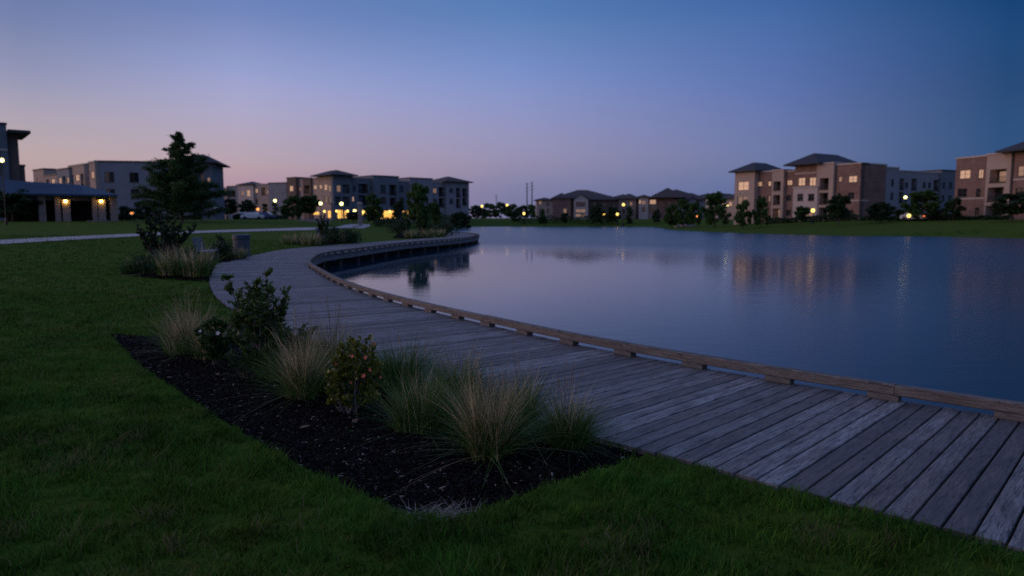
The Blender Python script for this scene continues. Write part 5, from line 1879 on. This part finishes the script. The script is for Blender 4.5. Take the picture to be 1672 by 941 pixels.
# ------------------------------------------------------------------ planting: shrubs
def shrub(name, label, c, zz, stems, n_tw, leaf, m_leaf, m_st, nleaf, seed, env, cat='shrub', stem_r=.011, ratio=.5, tipc=.5):
    """stems: list of tip points; twigs branch off them and carry leaves all along"""
    rr = random.Random(seed); rs = np.random.default_rng(seed)
    t = thing(name, label, cat, (c[0], c[1], zz))
    mb = MB(); pts, dirs, rnd = [], [], []
    for tip in stems:
        tip = Vector(tip)
        b = Vector((rr.gauss(0, .03), rr.gauss(0, .03), -.03))
        m_ = b.lerp(tip, .5) + Vector((rr.gauss(0, .03), rr.gauss(0, .03), .03))
        mb.tube([b, b.lerp(m_, .5) + Vector((rr.gauss(0, .012), rr.gauss(0, .012), 0)), m_, m_.lerp(tip, .5), tip], [stem_r, stem_r * .85, stem_r * .7, stem_r * .5, stem_r * .25], 6, False)
        H = tip.length
        for k in range(n_tw):
            u = rr.uniform(env[0], 1.0) ** .8
            q = b.lerp(m_, u * 2) if u < .5 else m_.lerp(tip, u * 2 - 1)
            out = Vector((rr.gauss(0, 1), rr.gauss(0, 1), rr.uniform(.3, 1.3))).normalized()
            ln = env[1] * H * (1.15 - u) * rr.uniform(.5, 1.2) + .03
            e = q + out * ln
            mb.tube([q, q.lerp(e, .5) + Vector((0, 0, .01)), e], [stem_r * .35, stem_r * .25, stem_r * .12], 4, False)
            nl = max(5, int(nleaf * (ln + .05) / .12))
            for j in range(nl):
                f = rr.uniform(.15, 1.08)
                pts.append(q.lerp(e, f) + Vector((rr.gauss(0, .011), rr.gauss(0, .011), rr.gauss(0, .011))))
                dirs.append(out); rnd.append(min(1, max(0, tipc * f ** 2 * u + rr.random() * .45)))
    mb.build('stems', m_st, t)
    leaf_obj('leaves', np.array([tuple(p) for p in pts]), leaf * (.6 + .8 * rs.random(len(pts))), m_leaf, t, .25, ratio, np.array([tuple(d) for d in dirs]), np.array(rnd))
    return t


# tall upright shrub (tops from the picture)
c = unp(424, 612, MULCH_DZ); D0 = c[1]
tips = []
for px, py in [(372, 452), (388, 470), (405, 466), (408, 482), (420, 462), (436, 446), (438, 470), (450, 485), (468, 474), (462, 500), (395, 500), (425, 490), (380, 520), (462, 530), (440, 520), (378, 545), (410, 530), (452, 552)]:
    q = atY(px, py, D0 + random.uniform(-.25, .25)); tips.append((q[0] - c[0], q[1] - c[1], q[2] - MULCH_DZ))
shrub('upright_shrub', 'tall upright dark leaved shrub with pale bare stems behind the grasses', c, MULCH_DZ, tips, 24, .042, M_LEAF_GLOSS, M_PALEBARK, 17, 3, (.34, .17), tipc=.75, ratio=.55)
# low gardenia
c = unp(352, 596, MULCH_DZ); D0 = c[1]
tips = []
for px, py in [(325, 540), (338, 526), (352, 522), (366, 530), (376, 545), (330, 560), (372, 560), (350, 545), (342, 555), (360, 552)]:
    q = atY(px, py, D0 + random.uniform(-.2, .2)); tips.append((q[0] - c[0], q[1] - c[1], q[2] - MULCH_DZ))
gd = shrub('low_shrub', 'low glossy dark bush with one white flower left of the upright shrub', c, MULCH_DZ, tips, 20, .046, M_LEAF_DARK, M_BARK, 14, 4, (.15, .3), tipc=.5)


def flower(parent, loc, r, m, facing, name='flower'):
    mb = MB()
    f = Vector(facing).normalized()
    Mx = Matrix.Translation(loc) @ f.to_track_quat('Z', 'Y').to_matrix().to_4x4()
    for k in range(5):
        a = k * 1.2566
        R_ = Mx @ Matrix.Rotation(a, 4, 'Z')
        mb.add([R_ @ Vector(v) for v in ((0, 0, 0), (r * .55, -r * .36, r * .22), (r, 0, r * .30), (r * .55, r * .36, r * .22))], [(0, 1, 2, 3)])
    return mb.build(name, m, parent)


q = atY(356, 544.5, D0 - .25); flower(gd, (q[0] - c[0], q[1] - c[1], q[2] - MULCH_DZ), .028, M_WPETAL, (0, -1, .5))
q = atY(327, 541, D0 - .22); flower(gd, (q[0] - c[0], q[1] - c[1], q[2] - MULCH_DZ), .020, M_WPETAL, (0, -1, .5))
# azalea
c = unp(570, 674, MULCH_DZ); D0 = c[1]
tips = []
for px, py in [(537, 608), (548, 585), (558, 566), (570, 556), (583, 551), (598, 553), (610, 566), (618, 590), (622, 610), (590, 578), (560, 600), (600, 604), (538, 626), (534, 612), (628, 626), (624, 600), (552, 640), (612, 640), (545, 652), (570, 650), (596, 652), (620, 648)]:
    q = atY(px, py, D0 + random.uniform(-.16, .16)); tips.append((q[0] - c[0], q[1] - c[1], q[2] - MULCH_DZ))
az = shrub('flowering_shrub', 'yellow green bush with small orange flowers and bare grey stems in the bed', c, MULCH_DZ, tips, 25, .036, M_LEAF_AZA, M_PALEBARK, 11, 6, (.34, .15), tipc=.7, stem_r=.0055, ratio=.55)
for px, py, dy, r in [(575, 582, -.16, .020), (597, 584, -.17, .021), (594, 614, -.18, .024), (604.5, 604, -.17, .018), (548, 593, -.12, .02), (622, 616, -.1, .015), (573, 625, -.17, .012), (610, 562, -.1, .017)]:
    q = atY(px, py, D0 + dy); flower(az, (q[0] - c[0], q[1] - c[1], q[2] - MULCH_DZ), r, M_PETAL, (random.uniform(-.5, .5), -1, random.uniform(.1, .8)))
# green shrub peeping out behind the arching grass
c = unp(480, 592, MULCH_DZ); D0 = c[1]
tips = [(random.uniform(-.3, .3), random.uniform(-.2, .2), random.uniform(.28, .5)) for k in range(9)]
shrub('low_shrub', 'low green bush behind the upright shrub by the planks', c, MULCH_DZ, tips, 14, .042, M_LEAF_GLOSS, M_BARK, 10, 9, (.15, .3), tipc=.25)
c = unp(404, 618, MULCH_DZ)
tips = [(random.uniform(-.26, .26), random.uniform(-.15, .15), random.uniform(.2, .36)) for k in range(8)]
shrub('low_shrub', 'low dark filler bush at the foot of the upright shrub', c, MULCH_DZ, tips, 12, .04, M_LEAF_DARK, M_BARK, 8, 10, (.15, .3), tipc=.3)

# low bushy tree of the second bed
q = ong(263, 438)
tips = []
for px, py in [(222, 365), (228, 378), (240, 352), (252, 346), (262, 343), (275, 342), (290, 350), (300, 360), (322, 366), (318, 374), (290, 372), (270, 370), (245, 385), (300, 388), (255, 395), (285, 398), (236, 392), (275, 385)]:
    s_ = atY(px, py, q[1] + random.uniform(-.6, .6)); tips.append((s_[0] - q[0], s_[1] - q[1], s_[2] - q[2]))
shrub('small_tree', 'low bushy dark tree with short bare trunk in the second bed left of the bench', q[:2], q[2], tips, 26, .10, M_LEAF_DEEP, M_BARK, 7, 12, (.42, .2), 'tree', .045)
q = ong(527, 395)
tips = []
for px, py in [(518, 358), (524, 353), (530, 352), (536, 360), (520, 366), (537, 368), (528, 362), (524, 372), (532, 374)]:
    s_ = atY(px, py, q[1] + random.uniform(-.4, .4)); tips.append((s_[0] - q[0], s_[1] - q[1], s_[2] - q[2]))
shrub('small_tree', 'small dark upright tree beside the far bench', q[:2], q[2], tips, 16, .16, M_LEAF_DEEP, M_BARK, 6, 13, (.3, .2), 'tree', .03)


def small_bush(px, py, H, W, label, m=M_LEAF_DEEP, lf=.09, n=1100, seed=0):
    q = ong(px, py); rs = np.random.default_rng(seed)
    t = thing('shrub', label, 'shrub', tuple(q))
    mb = MB()
    for k in range(7):
        a = k * .9
        mb.tube([(0, 0, -.03), (math.cos(a) * W * .2, math.sin(a) * W * .2, H * .4), (math.cos(a) * W * .4, math.sin(a) * W * .4, H * .8)], [.02, .014, .006], 5, False)
    mb.build('stems', M_BARK, t)
    cl = np.stack([rs.normal(0, W * .25, 26), rs.normal(0, W * .25, 26), H * (.15 + .8 * rs.random(26))], 1)
    cl[:, :2] *= np.sqrt(np.clip(1.1 - (cl[:, 2:3] / H) ** 2, .1, 1))
    ci = rs.integers(0, 26, n)
    leaf_obj('leaves', cl[ci] + rs.normal(size=(n, 3)) * W * .10, lf * (.6 + .8 * rs.random(n)), m, t)


small_bush(365, 425, .62, 1.0, 'dark little bush between the bench and the litter bin', seed=1)
small_bush(362, 421, .95, .45, 'narrow upright dark bush beside the bench', seed=2, n=600)
small_bush(545, 398, .95, 1.5, 'dark round bush right of the far bench', seed=3, lf=.14)
small_bush(572, 397, .75, 1.4, 'low dark bush at the right end of the bed before the far bench', seed=4, lf=.14)
small_bush(728, 384, 1.0, 2.6, 'dark bush at the boardwalk end in the furthest bed', seed=5, lf=.2)
small_bush(692, 380, 1.3, 3.0, 'grey green bush at the back of the furthest bed', M_LEAF_TREE, .2, seed=6)
small_bush(655, 381, .9, 2.6, 'dark bush at the left of the furthest bed', seed=7, lf=.2)
small_bush(248, 447, .65, 1.1, 'blurred dark bush left of the tan mound grasses', seed=8, lf=.08)
small_bush(305, 448, .8, .8, 'dark bush between the two tan mound grasses of the second bed', seed=9, lf=.08)

def rock(px, py, r, label, seed):
    q = ong(px, py); rs = random.Random(seed)
    mb = MB()
    n = 9
    for j, (f, z) in enumerate([(1.0, -.3), (1.05, .1), (.85, .45), (.45, .68), (.1, .74)]):
        for k in range(n):
            a = 2 * math.pi * k / n
            w = f * r * (1 + .22 * math.sin(a * 2 + seed) + rs.uniform(-.08, .08))
            mb.v.append((w * math.cos(a) * 1.5, w * math.sin(a), z * r))
    for j in range(4):
        for k in range(n):
            mb.f.append((j * n + k, j * n + (k + 1) % n, (j + 1) * n + (k + 1) % n, (j + 1) * n + k))
    mb.f.append(tuple(4 * n + k for k in range(n)))
    o = mb.build('rock', M_STONE); o.location = tuple(q); o.rotation_euler = (0, 0, seed)
    tag(o, label, 'rock', 'pale rocks on the far bank')


rock(1106, 371.5, .8, 'leftmost pale rock on the bank below the clustered trees', 1)
rock(1117, 370.5, 1.1, 'largest pale rock on the bank below the clustered trees', 2)
rock(1128, 370, .7, 'rightmost pale rock on the bank below the clustered trees', 3)

# a few leaves and sprigs lying on the mulch
for px, py, rz, lab in [(397, 613, .3, 'curled brown leaf on the mulch left of the large arching grass'), (580, 690, 1.2, 'brown fallen leaf on the mulch under the orange flowered bush'),
                        (354, 613, 2.0, 'pale fallen leaf on the mulch at the back of the bed'), (498, 700, .8, 'pale fallen leaf on the mulch in front of the large arching grass')]:
    c = unp(px, py, MULCH_DZ + .02)
    mb = MB()
    mb.add([(-.05, 0, 0), (-.015, -.022, .012), (.03, -.018, .016), (.055, 0, .004), (.03, .018, .014), (-.015, .02, .012), (-.01, 0, .002), (.03, 0, .004)],
           [(0, 1, 6), (1, 2, 7, 6), (2, 3, 7), (7, 3, 4), (6, 7, 4, 5), (0, 6, 5)])
    o = mb.build('fallen_leaf', M_DRYLEAF); o.location = (c[0], c[1], MULCH_DZ + .028); o.rotation_euler = (.15, .1, rz)
    tag(o, lab, 'leaf', 'leaves lying on the mulch')
